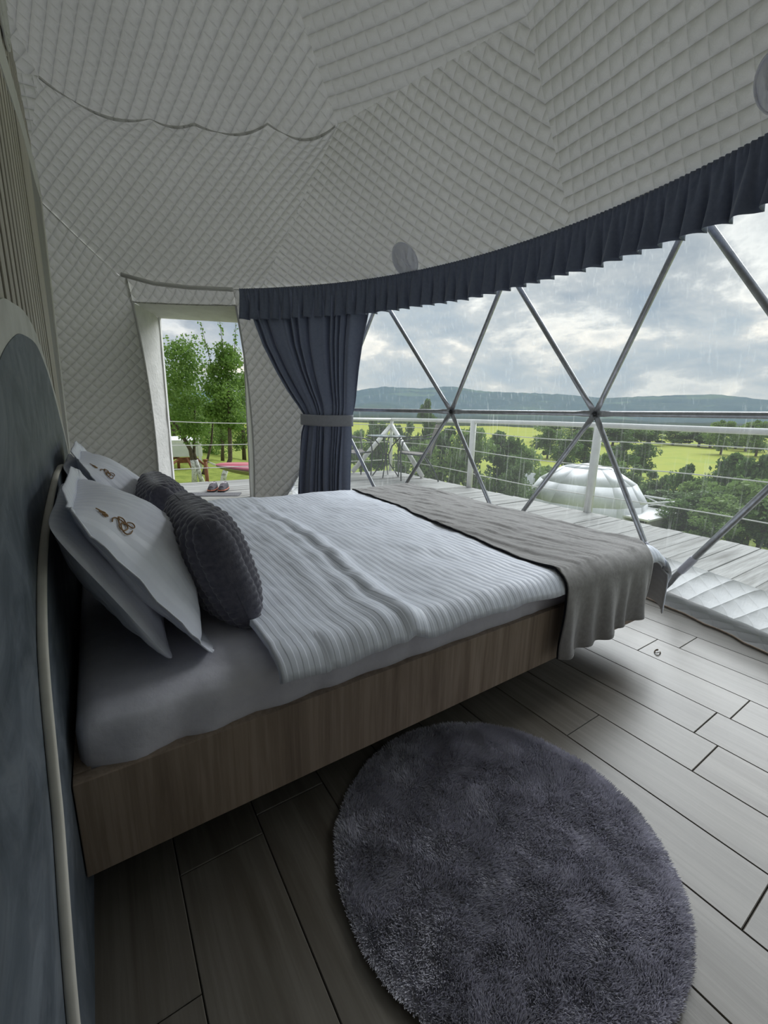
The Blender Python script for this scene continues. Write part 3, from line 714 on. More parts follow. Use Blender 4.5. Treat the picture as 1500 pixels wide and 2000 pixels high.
def curtain():
    root = empty('curtain', ring(35, 3.42, 0.0), 'slate velvet curtain tied back beside the doorway', 'curtain')
    o0 = Vector(root.location)
    zk = [2.06, 1.83, 1.60, 1.36, 1.20, 1.06, 0.98, 0.90, 0.82, 0.64, 0.40, 0.22, 0.02]
    aL = [47.6, 47.0, 45.6, 43.4, 41.6, 39.8, 38.9, 38.9, 39.3, 39.7, 40.0, 40.1, 40.1]
    aR = [27.2, 28.0, 28.9, 29.6, 30.0, 30.3, 30.6, 30.8, 30.8, 31.0, 31.1, 31.1, 31.1]
    n1, n2 = 260, 60; P = np.zeros((n1, n2, 3)); UV = np.zeros((n1, n2, 2))
    for j in range(n2):
        z = 2.06+(0.02-2.06)*j/(n2-1)
        l = float(np.interp(-z, [-q for q in zk], aL)); r = float(np.interp(-z, [-q for q in zk], aR))
        wdt = (l-r)*math.radians(1)*3.42
        tight = max(0.0, 1-abs(z-0.94)/0.18)
        amp = 0.030*(1-0.72*tight)
        if z < 0.9: amp *= 0.95
        for i in range(n1):
            s = i/(n1-1); a = l+(r-l)*s
            q = s+0.012*math.sin(3*z+s*9)
            ph = 2*PI*(10*q+0.5*math.sin(q*17)+0.3*math.sin(q*7+1))
            d = amp*(math.sin(ph)+0.35*math.sin(2.3*ph+1.2+1.5*z))+0.05*math.sin(PI*s)*(tight)
            P[i, j] = ring(a, 3.43-d, z)-o0; UV[i, j] = (s*2, z)
    o = grid('curtain_panel', P, M['curtain'], root, True, UV)
    md = o.modifiers.new('s', 'SOLIDIFY'); md.thickness = 0.004
    # tie band
    n = 40; Pt = np.zeros((n, 7, 3))
    for i in range(n):
        s = i/(n-1); a = 39.5+(30.2-39.5)*s
        bow = 0.075*max(0.0, math.sin(PI*s))**0.6
        for j in range(7):
            z = 0.885+0.10*j/6; e = 0.004*math.sin(PI*j/6)
            Pt[i, j] = ring(a, 3.42-bow-e, z-0.008*math.sin(PI*s))-o0
    t = grid('tieback', Pt, M['tieback'], root, True); t['label'] = 'lighter grey velvet tie band'
    md = t.modifiers.new('s', 'SOLIDIFY'); md.thickness = 0.006
curtain()

# ---------------------------------------------------------------- bed
bed = empty('platform_bed', (0.93, 1.72, 0), 'floating brown oak bed frame with smooth side rails', 'bed')
bo = Vector(bed.location)
def bpart(name, lo, hi, mt, bev=0.002):
    return boxo(name, Vector(lo)-bo, Vector(hi)-bo, mt, bed, bev)
bpart('side_rail', (-0.0985, 0.836, 0.125), (1.975, 0.864, 0.335), M['rail'])
bpart('side_rail', (-0.0985, 2.60, 0.125), (1.975, 2.628, 0.335), M['rail'])
bpart('foot_rail', (1.947, 0.865, 0.125), (1.975, 2.599, 0.335), M['rail'])
bpart('head_rail', (-0.0985, 0.865, 0.125), (-0.0705, 2.599, 0.335), M['rail'])
bpart('plinth', (0.15, 1.25, 0.0), (1.55, 2.20, 0.125), M['dark'])
bpart('bed_base', (-0.07, 0.865, 0.24), (1.946, 2.599, 0.262), M['slat'])
def mattress():
    lo, hi = Vector((-0.088, 0.858, 0.2625)), Vector((1.945, 2.600, 0.440)); root = empty('mattress', (0.93, 1.72, 0.2625), 'thick mattress in a white fitted sheet', 'mattress')
    o0 = Vector(root.location)
    bm = bmesh.new(); box(bm, lo, hi, 0.0)
    bmesh.ops.subdivide_edges(bm, edges=[e for e in bm.edges if abs(e.verts[0].co.x-e.verts[1].co.x) > 1], cuts=110, use_grid_fill=True)
    bmesh.ops.subdivide_edges(bm, edges=[e for e in bm.edges if abs(e.verts[0].co.y-e.verts[1].co.y) > 1], cuts=40, use_grid_fill=True)
    bmesh.ops.subdivide_edges(bm, edges=[e for e in bm.edges if abs(e.verts[0].co.z-e.verts[1].co.z) > .1], cuts=8, use_grid_fill=True)
    r = 0.04
    for v in bm.verts:
        p = v.co.copy()
        c = Vector((min(max(p.x, lo.x+r), hi.x-r), min(max(p.y, lo.y+r), hi.y-r), min(p.z, hi.z-r)))
        d = p-c
        if d.length > 1e-6: p = c+d.normalized()*r if (p.z > hi.z-r or abs(d.x) > 1e-5 and abs(d.y) > 1e-5) else p
        hz_ = (hi.z-p.z)/(hi.z-lo.z)
        if p.y < lo.y+r:   # near side: soft vertical gathers, strongest at the head
            k = math.exp(-(p.x+.1)/0.35)+0.12
            p.y += -0.013*k*math.sin(p.x*42+2*hz_+3*fbm(p.x*5, 2, 1))*(0.3+hz_)-0.004
        p.z += 0.004*fbm(p.x*6, p.y*6, 3)
        v.co = p-o0
    from_bm('fitted_sheet', bm, M['sheet'], root, True)
mattress()
ZT = 0.462
def relief(x, y): return 0.012*fbm(x*2.3, y*2.3, 1)+0.005*fbm(x*7, y*7, 4)
def duvet():
    root = empty('duvet', (1.15, 1.72, 0.44), 'white satin striped duvet spread over the bed', 'duvet'); o0 = Vector(root.location)
    xa = [(-1, 0.0)]
    n1, n2 = 230, 130
    A = np.linspace(0, 1.98, n1); B = np.linspace(0, 2.06, n2)
    P = np.zeros((n1, n2, 3)); UV = np.zeros((n1, n2, 2))
    for i, a in enumerate(A):
        for j, b in enumerate(B):
            # a: along x from the head edge 0.28, wraps down at the foot ; b: along y from the near hem
            flat = 1.66
            if a < flat: x, dx = 0.28+a, 0.0
            else:
                q = a-flat; ang = min(q/0.11, PI/2); x = 0.28+flat+0.11*math.sin(ang); dx = 0.11*(1-math.cos(ang))+max(0, q-0.11*PI/2)
            nb = 0.075
            foot = max(0.0, min(1.0, (x-1.75)/0.25))
            if b < nb:
                ang = (1-b/nb)*PI/2*0.95; y = 0.855-0.05*math.sin(ang)*(1+0.0*foot); dy = 0.05*(1-math.cos(ang))
            elif b < nb+1.74: y, dy = 0.855+(b-nb), 0.0
            else:
                q = b-nb-1.74; ang = min(q/0.07, PI/2); y = 0.855+1.74+0.07*math.sin(ang); dy = 0.07*(1-math.cos(ang))+max(0, q-0.07*PI/2)
            z = ZT-dx-dy
            xr = 0.66+0.06*(y-0.8)+0.014*math.sin(5*y)
            wgt = 1.0 if y < 1.6 else max(0.25, 1-(y-1.6)*0.9)
            rd = x-xr
            z += 0.020*wgt*math.exp(-(rd/0.030)**2)+0.010*wgt*math.exp(-((rd+0.075)/0.028)**2)+0.007*wgt*math.exp(-((rd+0.15)/0.04)**2)
            if rd < 0: z += 0.006*wgt
            z += relief(x, y)+0.004*math.sin(y*26+6*x)*math.exp(-((rd+.02)/.09)**2)
            hem = 0.006*math.sin(x*9)+0.005*math.sin(x*23+1) if b < nb else 0
            z += hem*(1-b/nb) if b < nb else 0
            if dx > 0.05: y -= 0.02*foot*(1 if b < .3 else 0)
            if y < 0.86 and x < 0.40: z -= 0.006
            P[i, j] = (x-o0.x, y-o0.y, z-o0.z); UV[i, j] = (a, b)
    o = grid('duvet_cover', P, M['duvet'], root, True, UV, flip=True)
    md = o.modifiers.new('s', 'SOLIDIFY'); md.thickness = 0.016; md.offset = -1
    # stitched hem line along the near edge
    tube('hem', [Vector(P[i, 0])+Vector((0, -0.001, 0.0)) for i in range(0, n1, 3)], 0.0045, M['duvet'], root, 6)
duvet()
def runner():
    root = empty('bed_runner', (1.6, 1.72, 0.48), 'grey brown velvet bed runner across the foot of the duvet', 'bed runner'); o0 = Vector(root.location)
    n1, n2 = 90, 240; P = np.zeros((n1, n2, 3))
    for i in range(n1):
        s = i/(n1-1)
        for j in range(n2):
            b = 2.43*j/(n2-1)     # from the near hem up, across, and down the far side
            hang = 0.235; rr = 0.06
            if b < hang: y, z, h = 0.788, ZT+.012-rr-(hang-b), (hang-b)/hang
            elif b < hang+rr*PI/2:
                ang = (b-hang)/rr; y = 0.788+rr*(1-math.cos(ang)); z = ZT+.012-rr*(1-math.sin(ang)); h = 0
            elif b < hang+rr*PI/2+1.74: y = 0.848+(b-hang-rr*PI/2); z = ZT+.012; h = 0
            else: y = 2.62; z = ZT+.012-(b-hang-rr*PI/2-1.74); h = 0
            yy = min(max(y, .8), 2.6)
            xin = 1.292+0.105*(yy-0.8)+0.012*math.sin(yy*3.3)*(1 if yy > .9 else 0); xo = 1.885+0.085*min(1, max(0, (yy-0.8)/0.12))
            x = xin+(xo-xin)*s
            if x > 1.94 and h == 0: z -= 0.11*(1-math.cos(math.asin(min(1, (x-1.94)/0.11))))
            # folds
            fold = 0.012*math.sin(x*52+5*z+2*fbm(x*5, 0, 3))+0.009*math.sin(x*23+3)
            sag = h**0.8
            y -= fold*sag+0.010*sag*math.sin(PI*s)
            if h == 0 and y > 0.83:
                wr = fbm(x*20+3*y, y*1.8, 5); w2 = fbm(x*46+9*y, y*4.5, 9)
                z += 0.009*max(0, wr+.2)+0.004*max(0, w2+.2)
            else:
                tr = max(0, 1-(y-.788)/.06) if h == 0 else 1
                z += 0.0
            if h > 0: z -= 0.012*math.sin(x*6)*h; x += 0.01*h*math.sin(z*20)
            if z > ZT-.05: z += relief(x, max(y, .86))+0.006
            P[i, j] = (x-o0.x, y-o0.y, z-o0.z)
    o = grid('runner_cloth', P, M['runner'], root, True, None, flip=False)
    md = o.modifiers.new('s', 'SOLIDIFY'); md.thickness = 0.006; md.offset = 1
    tube('piping', [Vector(P[0, j])+Vector((-.001, 0, 0.002)) for j in range(0, n2, 2)], 0.0042, M['piping'], root, 6)['label'] = 'black piping'
    tube('piping', [Vector(P[-1, j])+Vector((.001, 0, 0.002)) for j in range(0, n2, 2)], 0.0035, M['piping'], root, 6)
    tube('runner_hem', [Vector(P[i, 0])+Vector((0, 0, 0.012)) for i in range(0, n1, 2)], 0.006, M['runner'], root, 6)
runner()

# ---------------------------------------------------------------- pillows and cushions
def pillow_grid(W, H, T, n=44, pinch=0.06, seed=0, wr=0.008, power=2.4, back=1.0, ex=0.55):
    """closed cushion as front grid + back grid (shared outline); local x: width, y: height, z: thickness"""
    def surf(sign):
        P = np.zeros((n, n, 3)); UV = np.zeros((n, n, 2))
        for i in range(n):
            for j in range(n):
                u = -1+2*i/(n-1); v = -1+2*j/(n-1)
                uu = math.sin(u*PI/2); vv = math.sin(v*PI/2)
                cr_ = 1-0.10*(abs(uu)*abs(vv))**5
                x = uu*W/2*(1-pinch*(1-vv*vv))*cr_; yv = vv*H/2*(1-pinch*(1-uu*uu))*cr_
                prof = (max(0, 1-abs(uu)**power)*max(0, 1-abs(vv)**power))**ex
                z = sign*T/2*prof*(back if sign < 0 else 1.0)
                if abs(uu) < .999 and abs(vv) < .999:
                    k = (abs(uu)**3+abs(vv)**3)
                    z += wr*prof**.3*(fbm(x*9+seed, yv*9, sign*3+seed)+k*0.8*math.sin(28*(x*vv-yv*uu)+seed))
                P[i, j] = (x, yv, z); UV[i, j] = (x, yv)
        return P, UV
    a, ua = surf(1); b, ub = surf(-1)
    q = quads(n, n); V = np.concatenate([a.reshape(-1, 3), b.reshape(-1, 3)]); UVs = np.concatenate([ua.reshape(-1, 2), ub.reshape(-1, 2)])
    return V, np.concatenate([q[:, ::-1] if False else q, q[:, ::-1]+n*n]), UVs, a
def lean_matrix(center, tilt_deg, twist=0.0):
    """local x -> -world y (towards camera reversed), local y -> up the lean, local z -> out of the bed head"""
    t = math.radians(tilt_deg); v = Vector((-math.cos(t), 0, math.sin(t))); nrm = Vector((math.sin(t), 0, math.cos(t))); ux = v.cross(nrm)
    R = Matrix((ux, v, nrm)).transposed().to_4x4()
    return Matrix.Translation(center) @ Matrix.Rotation(twist, 4, 'Z') @ R
def pillow(center, tilt, W, H, T, label, seed, flange=0.0, emb=False, twist=0.0, group='white pillows at the bed head', wr=0.010, back=1.0):
    root = empty('pillow', (0, 0, 0), label, 'pillow', group); root.matrix_world = lean_matrix(center, tilt, twist)
    V, Fc, UVs, a = pillow_grid(W, H, T, 44, 0.05, seed, wr, 2.0, back, 0.72)
    mesh('pillowcase', V, Fc, M['pillow'], root, UVs, True)
    if flange:
        n = a.shape[0]; out = []
        edge = [a[i, 0] for i in range(n)]+[a[-1, j] for j in range(1, n)]+[a[i, -1] for i in range(n-2, -1, -1)]+[a[0, j] for j in range(n-2, 0, -1)]
        P = np.zeros((len(edge)+1, 4, 3))
        for i in range(len(edge)+1):
            e = Vector(edge[i % len(edge)]); sx = max(-1, min(1, e.x/(W/2*.95))); sy = max(-1, min(1, e.y/(H/2*.95)))
            d = Vector((sx if abs(sx) > .86 else 0, sy if abs(sy) > .86 else 0, 0))
            if d.length < .01: d = e.normalized()
            d = Vector((max(-1, min(1, d.x*1.05)), max(-1, min(1, d.y*1.05)), 0))
            if abs(d.x) > .5 and abs(d.y) > .5: d = d*0.72
            for j in range(4):
                k = j/3; P[i, j] = e*0.995+d*flange*k+Vector((0, 0, 0.006*k*fbm(i*.22, j*.4, seed)+0.012*k))
        o = grid('flange', P, M['pillow'], root, True, P[:, :, :2])
        md = o.modifiers.new('s', 'SOLIDIFY'); md.thickness = 0.003; md.offset = 0
    if emb:
        # script style monogram stitched near the upper near corner
        ex, ey = emb; paths = []
        def zat(px, py):
            fi = min(41.99, max(0, (math.asin(max(-1, min(1, px/(W/2*.97))))/(PI/2)+1)/2*43)); fj = min(41.99, max(0, (math.asin(max(-1, min(1, py/(H/2*.97))))/(PI/2)+1)/2*43))
            i, j = int(fi), int(fj); u, v = fi-i, fj-j
            return (a[i, j][2]*(1-u)*(1-v)+a[i+1, j][2]*u*(1-v)+a[i, j+1][2]*(1-u)*v+a[i+1, j+1][2]*u*v)+0.003
        def st(pts, s=0.027):
            return [(ex+p[0]*s, ey+p[1]*s, zat(ex+p[0]*s, ey+p[1]*s)) for p in smooth_curve(pts, 8)]
        paths.append(st([(-.2, .9), (.25, 1.0), (.45, .75), (.1, .5), (-.3, .25), (-.35, -.1), (.05, -.25), (.35, 0), (.2, .35), (-.25, .1), (-.5, -.3), (-.3, -.6), (.15, -.6)]))
        paths.append(st([(.45, .55), (.8, .75), (.95, .45), (.7, .2), (.5, .05), (.85, -.05), (1.0, -.35), (.7, -.6), (.4, -.45), (.45, 0), (.5, .5)]))
        paths.append(st([(-.1, 1.5), (.1, 1.75), (.3, 1.55), (.1, 1.4), (.3, 1.8), (.55, 2.0), (.65, 1.75), (.45, 1.65), (.75, 2.0), (1.0, 2.25)], 0.026))
        tubes('embroidery', paths, 0.0014, M['thread'], root, 5)['label'] = 'bronze script monogram'
    return root
pillow(Vector((0.004, 1.25, 0.622)), 61, 0.64, 0.40, 0.12, 'plain white pillow underneath the front embroidered pillow', 3)
pillow(Vector((0.052, 1.25, 0.632)), 58, 0.60, 0.41, 0.25, 'nearest embroidered white pillow with a wide flange', 5, 0.042, (-0.225, 0.115), 0.0, back=0.35)
pillow(Vector((0.002, 2.00, 0.632)), 61, 0.64, 0.42, 0.12, 'plain white pillow beneath the far embroidered pillow', 9)
pillow(Vector((0.052, 2.00, 0.645)), 58, 0.62, 0.42, 0.23, 'far embroidered white pillow beside the quilted wall', 12, 0.045, (-0.225, 0.12), 0.0, back=0.35)
def cushion(center, tilt, label, seed, twist=0.0):
    W, H, T = 0.44, 0.34, 0.17; n = 120
    root = empty('cushion', (0, 0, 0), label, 'cushion', 'charcoal knit cushions'); root.matrix_world = lean_matrix(center, tilt, twist)
    V, Fc, UVs, a = pillow_grid(W, H, T, n, 0.05, seed, 0.006, 2.6)
    V = np.array(V); N = n*n
    for k in range(len(V)):
        x, yv, z = V[k]; u, v = UVs[k]
        prof = min(1.0, abs(z)/0.012)
        rows = abs(math.sin(PI*u/0.030)); blobs = abs(math.sin(PI*v/0.020+(0.5*PI if int(math.floor(u/0.030)) % 2 else 0)))
        d = 0.011*(rows**0.6)*(0.45+0.55*blobs**0.7)*prof
        sc = d/ max(1e-6, math.sqrt((x/(W/2))**2*.25+(yv/(H/2))**2*.25+1))
        V[k] = (x*(1+sc*1.2), yv*(1+sc*1.2), z+math.copysign(sc, k < N and 1 or -1)*1.0)
    mesh('cushion_cover', V, Fc, M['knit'], root, UVs, True)
cushion(Vector((0.235, 1.225, 0.600)), 72, 'nearest charcoal knit cushion leaning on the front pillow', 1, 0.03)
cushion(Vector((0.205, 1.72, 0.605)), 72, 'far charcoal knit cushion behind the nearer knit cushion', 4, -0.03)

# ---------------------------------------------------------------- rug
def rug():
    cx, cyy, R = 0.711, 0.533, 0.388
    root = empty('rug', (cx, cyy, 0), 'round charcoal plush rug on the laminate floor', 'rug')
    prism('rug_base', [(R*.985*math.cos(t), R*.985*math.sin(t)) for t in np.linspace(0, 2*PI, 97)[:-1]], 2, 0.0005, 0.010, M['fur'], root)
    N = 150000
    r = R*np.sqrt(rng.random(N)); t = rng.random(N)*2*PI; x = r*np.cos(t); y = r*np.sin(t)
    # lie direction: a few brushed swirls
    gx = np.zeros(N); gy = np.zeros(N); hh = np.zeros(N)
    lut = 120; g = np.zeros((lut, lut, 3))
    for i in range(lut):
        for j in range(lut):
            px, py = (i/lut-.5)*2*R, (j/lut-.5)*2*R
            g[i, j] = (fbm(px*7, py*7, 1, 3)+0.7*fbm(px*22, py*22, 7, 2), fbm(px*7, py*7, 11, 3)+0.7*fbm(px*22, py*22, 17, 2), fbm(px*14, py*14, 23, 3))
    ii = np.clip(((x/R+1)/2*lut).astype(int), 0, lut-1); jj = np.clip(((y/R+1)/2*lut).astype(int), 0, lut-1)
    G = g[ii, jj]
    lx = -0.35+0.75*G[:, 0]+rng.normal(0, .25, N); ly = -0.55+0.75*G[:, 1]+rng.normal(0, .25, N)
    edge = np.clip((r/R-0.93)/0.07, 0, 1); lx += edge*np.cos(t)*0.8; ly += edge*np.sin(t)*0.8
    h = 0.0185*(1+0.30*G[:, 2]+rng.normal(0, .1, N))*(1-0.35*edge)
    ln = np.sqrt(lx*lx+ly*ly+1.0)
    tip = np.stack([x+h*0.9*lx/ln, y+h*0.9*ly/ln, 0.009+h*1.0/ln], -1)
    wdt = 0.0018; ang = rng.random(N)*2*PI
    wx, wy = np.cos(ang)*wdt, np.sin(ang)*wdt
    base = np.stack([x, y, np.full(N, 0.008)], -1)
    b1 = base+np.stack([wx, wy, np.zeros(N)], -1); b2 = base-np.stack([wx, wy, np.zeros(N)], -1)
    V = np.stack([b1, b2, tip], 1).reshape(-1, 3); Fc = np.arange(N*3).reshape(-1, 3)
    o = mesh('pile', V, Fc, M['fur'], root); o['kind'] = 'stuff'
rug()
# dry curl of leaf on the floor
lf = grid('dry_leaf', np.array([[(1.972+0.018*math.cos(t)*(1 if k else .62), 0.742+0.012*math.sin(t)*(1 if k else .6), 0.001+(0.005*(1+math.sin(2*t)) if k else 0.004)) for k in (0, 1)] for t in np.linspace(0.4, 5.9, 22)]), M['debris'])
setp(lf, 'tiny curled brown leaf lying on the floor past the bed foot', 'leaf'); lf.modifiers.new('s', 'SOLIDIFY').thickness = 0.001

# ---------------------------------------------------------------- deck and railing
deck = empty('deck', (0, 0, 0), 'worn white painted timber deck around the dome', None, None, 'structure')
DX1, DY1, PW = 4.46, 6.47, 0.142
bmj = bmesh.new()
for x in np.arange(-3.5, 4.4, 0.9): box(bmj, (x, 5.9, -0.19), (x+0.05, 6.4, -0.034))
for x in (3.3, 4.3): box(bmj, (x, -2.9, -0.19), (x+0.05, 6.4, -0.034))
from_bm('deck_joists', bmj, M['deck'], deck)['kind'] = 'stuff'
yb = DY1
while yb > -3.0:
    y0, y1 = yb-PW, yb; yb -= PW
    ym = (y0+y1)/2; q = 3.86**2-(ym-SY)**2
    segs = []
    if q > 0: segs.append((SX+math.sqrt(q)-(0.12 if abs(ym-SY) < 2.6 else .3), DX1+random.uniform(-.012, .012)))
    else:
        j = random.uniform(-0.5, 2.6); segs += [(-4.0, j-.002), (j+.002, DX1+random.uniform(-.012, .012))]
    if 5.0 < ym and q > 0: segs[0] = (segs[0][0]+.16, segs[0][1])
    for a, b in segs:
        if b-a < .05: continue
        dz = random.uniform(-.004, .003); g = random.choice((.003, .003, .005, .009))
        bm = bmesh.new(); box(bm, (a, y0+g/2, -0.034), (b, y1-g/2, -0.002), 0.003)
        o = from_bm('deck_board', bm, M['deck'], deck); o.location.z = dz
rl = empty('deck_railing', (4.46, 4.4, 0), 'white deck railing of posts, handrail and cables', 'railing'); ro = Vector(rl.location)
def T_(path, r, name, mt='white', n=12): return tube(name, [Vector(p)-ro for p in path], r, M[mt], rl, n)
for px_, py_ in ((4.45, 6.44), (4.45, 4.42), (4.45, 2.59), (4.45, 0.66), (4.45, -1.3), (2.35, 6.44), (0.25, 6.44)):
    T_([(px_, py_, -0.001), (px_, py_, 0.93 if py_ < 6.4 or px_ > 4 else 0.88)], 0.044 if (py_ < 6) else 0.03, 'post')
T_([(4.45, -1.6, 0.925), (4.45, 0.66, 0.93), (4.45, 2.59, 0.938), (4.45, 4.42, 0.93), (4.45, 6.44, 0.91)], 0.027, 'handrail')
T_([(4.45, 6.44, 0.91), (2.35, 6.44, 0.90)], 0.024, 'handrail')
for z in (0.78, 0.52, 0.195):
    T_([(4.45, y_, z-.02*math.sin((y_+1.6)*1.6)) for y_ in np.linspace(-1.5, 6.44, 30)], 0.0055, 'cable', 'rope', 6)
    T_([(x_, 6.44, {0.78: .82, .52: .518, .195: .197}[z]+(0.045*((x_-1.9)/1.6)**2 if z == 0.78 and x_ < 1.9 else 0)) for x_ in np.linspace(-3.5, 4.45, 30)], 0.0065, 'cable', 'rope', 6)
T_([(4.42, 6.42, 0.80), (3.62, 6.38, 0.03)], 0.04, 'brace'); T_([(4.43, 6.40, 0.80), (4.36, 5.40, 0.03)], 0.04, 'brace')

# bistro table and two sling chairs
tb = empty('bistro_table', (3.93, 5.83, 0), 'round glass topped bistro table between two sling chairs on deck', 'table')
M['tglass'] = noisy('dark glass top', (0.10, 0.14, 0.14), (0.14, 0.18, 0.18), 6, rough=0.15, spec=0.6)
prism('tabletop', [(.31*math.cos(t), .31*math.sin(t)) for t in np.linspace(0, 2*PI, 41)[:-1]], 2, 0.652, 0.662, M['tglass'], tb)
tube('rim', [(.312*math.cos(t), .312*math.sin(t), .655) for t in np.linspace(0, 2*PI, 41)], .009, M['blacktube'], tb, 8)
for k in range(4):
    a = PI/4+PI/2*k; c, s = math.cos(a), math.sin(a)
    tube('leg', [(.24*c, .24*s, .65), (.10*c, .10*s, .50), (.045*c, .045*s, .36), (.06*c, .06*s, .22), (.22*c, .22*s, .0)], .010, M['blacktube'], tb, 8)
tube('ring', [(.05*math.cos(t), .05*math.sin(t), .36) for t in np.linspace(0, 2*PI, 17)], .008, M['blacktube'], tb, 6)
def sling_chair(loc, rz, label):
    r = empty('sling_chair', loc, label, 'chair', 'deck chairs', None, rz)   # faces +x
    P = np.zeros((10, 6, 3)); S = np.zeros((8, 6, 3))
    for i in range(10):
        for j in range(6):
            t = i/9; yy = -.23+.46*j/5; P[i, j] = (-.20-.13*t-0.02*math.sin(PI*j/5), yy*(1-.06*t), .40+.46*t)
    for i in range(8):
        for j in range(6):
            t = i/7; S[i, j] = (-.19+.44*t, -.23+.46*j/5, .395+.03*t-.02*math.sin(PI*j/5))
    for nm, G in (('backrest', P), ('seat', S)):
        o = grid(nm, G, M['sling'], r); o.modifiers.new('s', 'SOLIDIFY').thickness = .006
    for s in (-1, 1):
        y = .25*s
        tube('side_frame', [(-.34, y, .88), (-.28, y, .66), (-.20, y, .41), (.0, y, .40), (.26, y, .425)], .0115, M['blacktube'], r, 8)
        tube('arm', [(-.295, y*1.06, .70), (-.15, y*1.12, .655), (.10, y*1.12, .64), (.24, y*1.12, .60), (.27, y*1.1, .42), (.25, y*1.08, .02), (.25, y*1.08, .001)], .011, M['blacktube'], r, 8)
        tube('leg', [(-.10, y*1.02, .40), (-.24, y*1.05, .2), (-.33, y*1.08, .001)], .011, M['blacktube'], r, 8)
    tube('top_bar', [(-.34, -.25, .88), (-.355, 0, .885), (-.34, .25, .88)], .0115, M['blacktube'], r, 8)
    tube('cross_bar', [(.25, -.26, .22), (.25, .26, .22)], .009, M['blacktube'], r, 8)
sling_chair((3.36, 5.98, 0), -.25, 'left sling chair half hidden behind the curtain')
sling_chair((4.22, 5.40, 0), PI-.55, 'right sling chair facing away from the open field')

# shoes and mat outside the door
mt_ = boxo('door_mat', (-.30, -.11, .0), (.30, .11, .012), M['mat'], None, .004); mt_.location = (1.13, 5.36, 0.002); mt_.rotation_euler = (0, 0, -.46)
setp(mt_, 'thin grey doormat outside the open doorway', 'doormat')
def shoe(loc, rz, label, mirror):
    r = empty('sneaker', loc, label, 'shoe', 'pair of sneakers', None, rz)
    L, Wd = .29, .10; n = 18; m_ = 14; secs = []
    P = np.zeros((n, m_, 3))
    for i in range(n):
        t = i/(n-1); x = -L/2+L*t
        wv = Wd/2*(0.72+0.33*max(0.0, math.sin(PI*min(1, t*1.05)))**.8)*(1 if t < .85 else math.sqrt(max(.05, 1-((t-.85)/.16)**2)))*(1 if t > .08 else .75+t*3)
        hgt = float(np.interp(t, [0, .12, .3, .45, .6, .8, 1], [.095, .10, .085, .098, .08, .058, .035]))
        for k in range(m_):
            a = PI*k/(m_-1); P[i, k] = (x, wv*math.cos(a)*(1-.15*math.sin(a)), .024+(hgt-.024)*max(0.0, math.sin(a))**.7)
    mesh('upper', P.reshape(-1, 3), np.concatenate([quads(n, m_), np.array([[0, 0, 0, 0]])[:0]]), M['shoe'], r, None, True)
    outl = [(P[i, 0][0]*1.03, P[i, 0][1]*1.06) for i in range(n)]+[(P[i, -1][0]*1.03, P[i, -1][1]*1.06) for i in range(n-1, -1, -1)]
    prism('sole', outl, 2, 0.0, .016, M['sole'], r); prism('midsole', [(a*.99, b*.99) for a, b in outl], 2, .016, .028, M['coral'], r)
    prism('lining', [(-.07+.05*math.cos(t), .024*math.sin(t)) for t in np.linspace(0, 2*PI, 17)[:-1]], 2, .082, .094, M['shoe2'], r)
    tubes('laces', [[(.02+.022*q, -.03, .083-.006*q), (.025+.022*q, 0, .098-.008*q), (.02+.022*q, .03, .083-.006*q)] for q in range(4)], .004, M['shoe2'], r, 5)
shoe((1.19, 5.70, 0), 1.15-PI, 'left sneaker of the dark pair on the deck', 1)
shoe((1.31, 5.65, 0), 1.10-PI, 'right sneaker of the dark pair on the deck', -1)

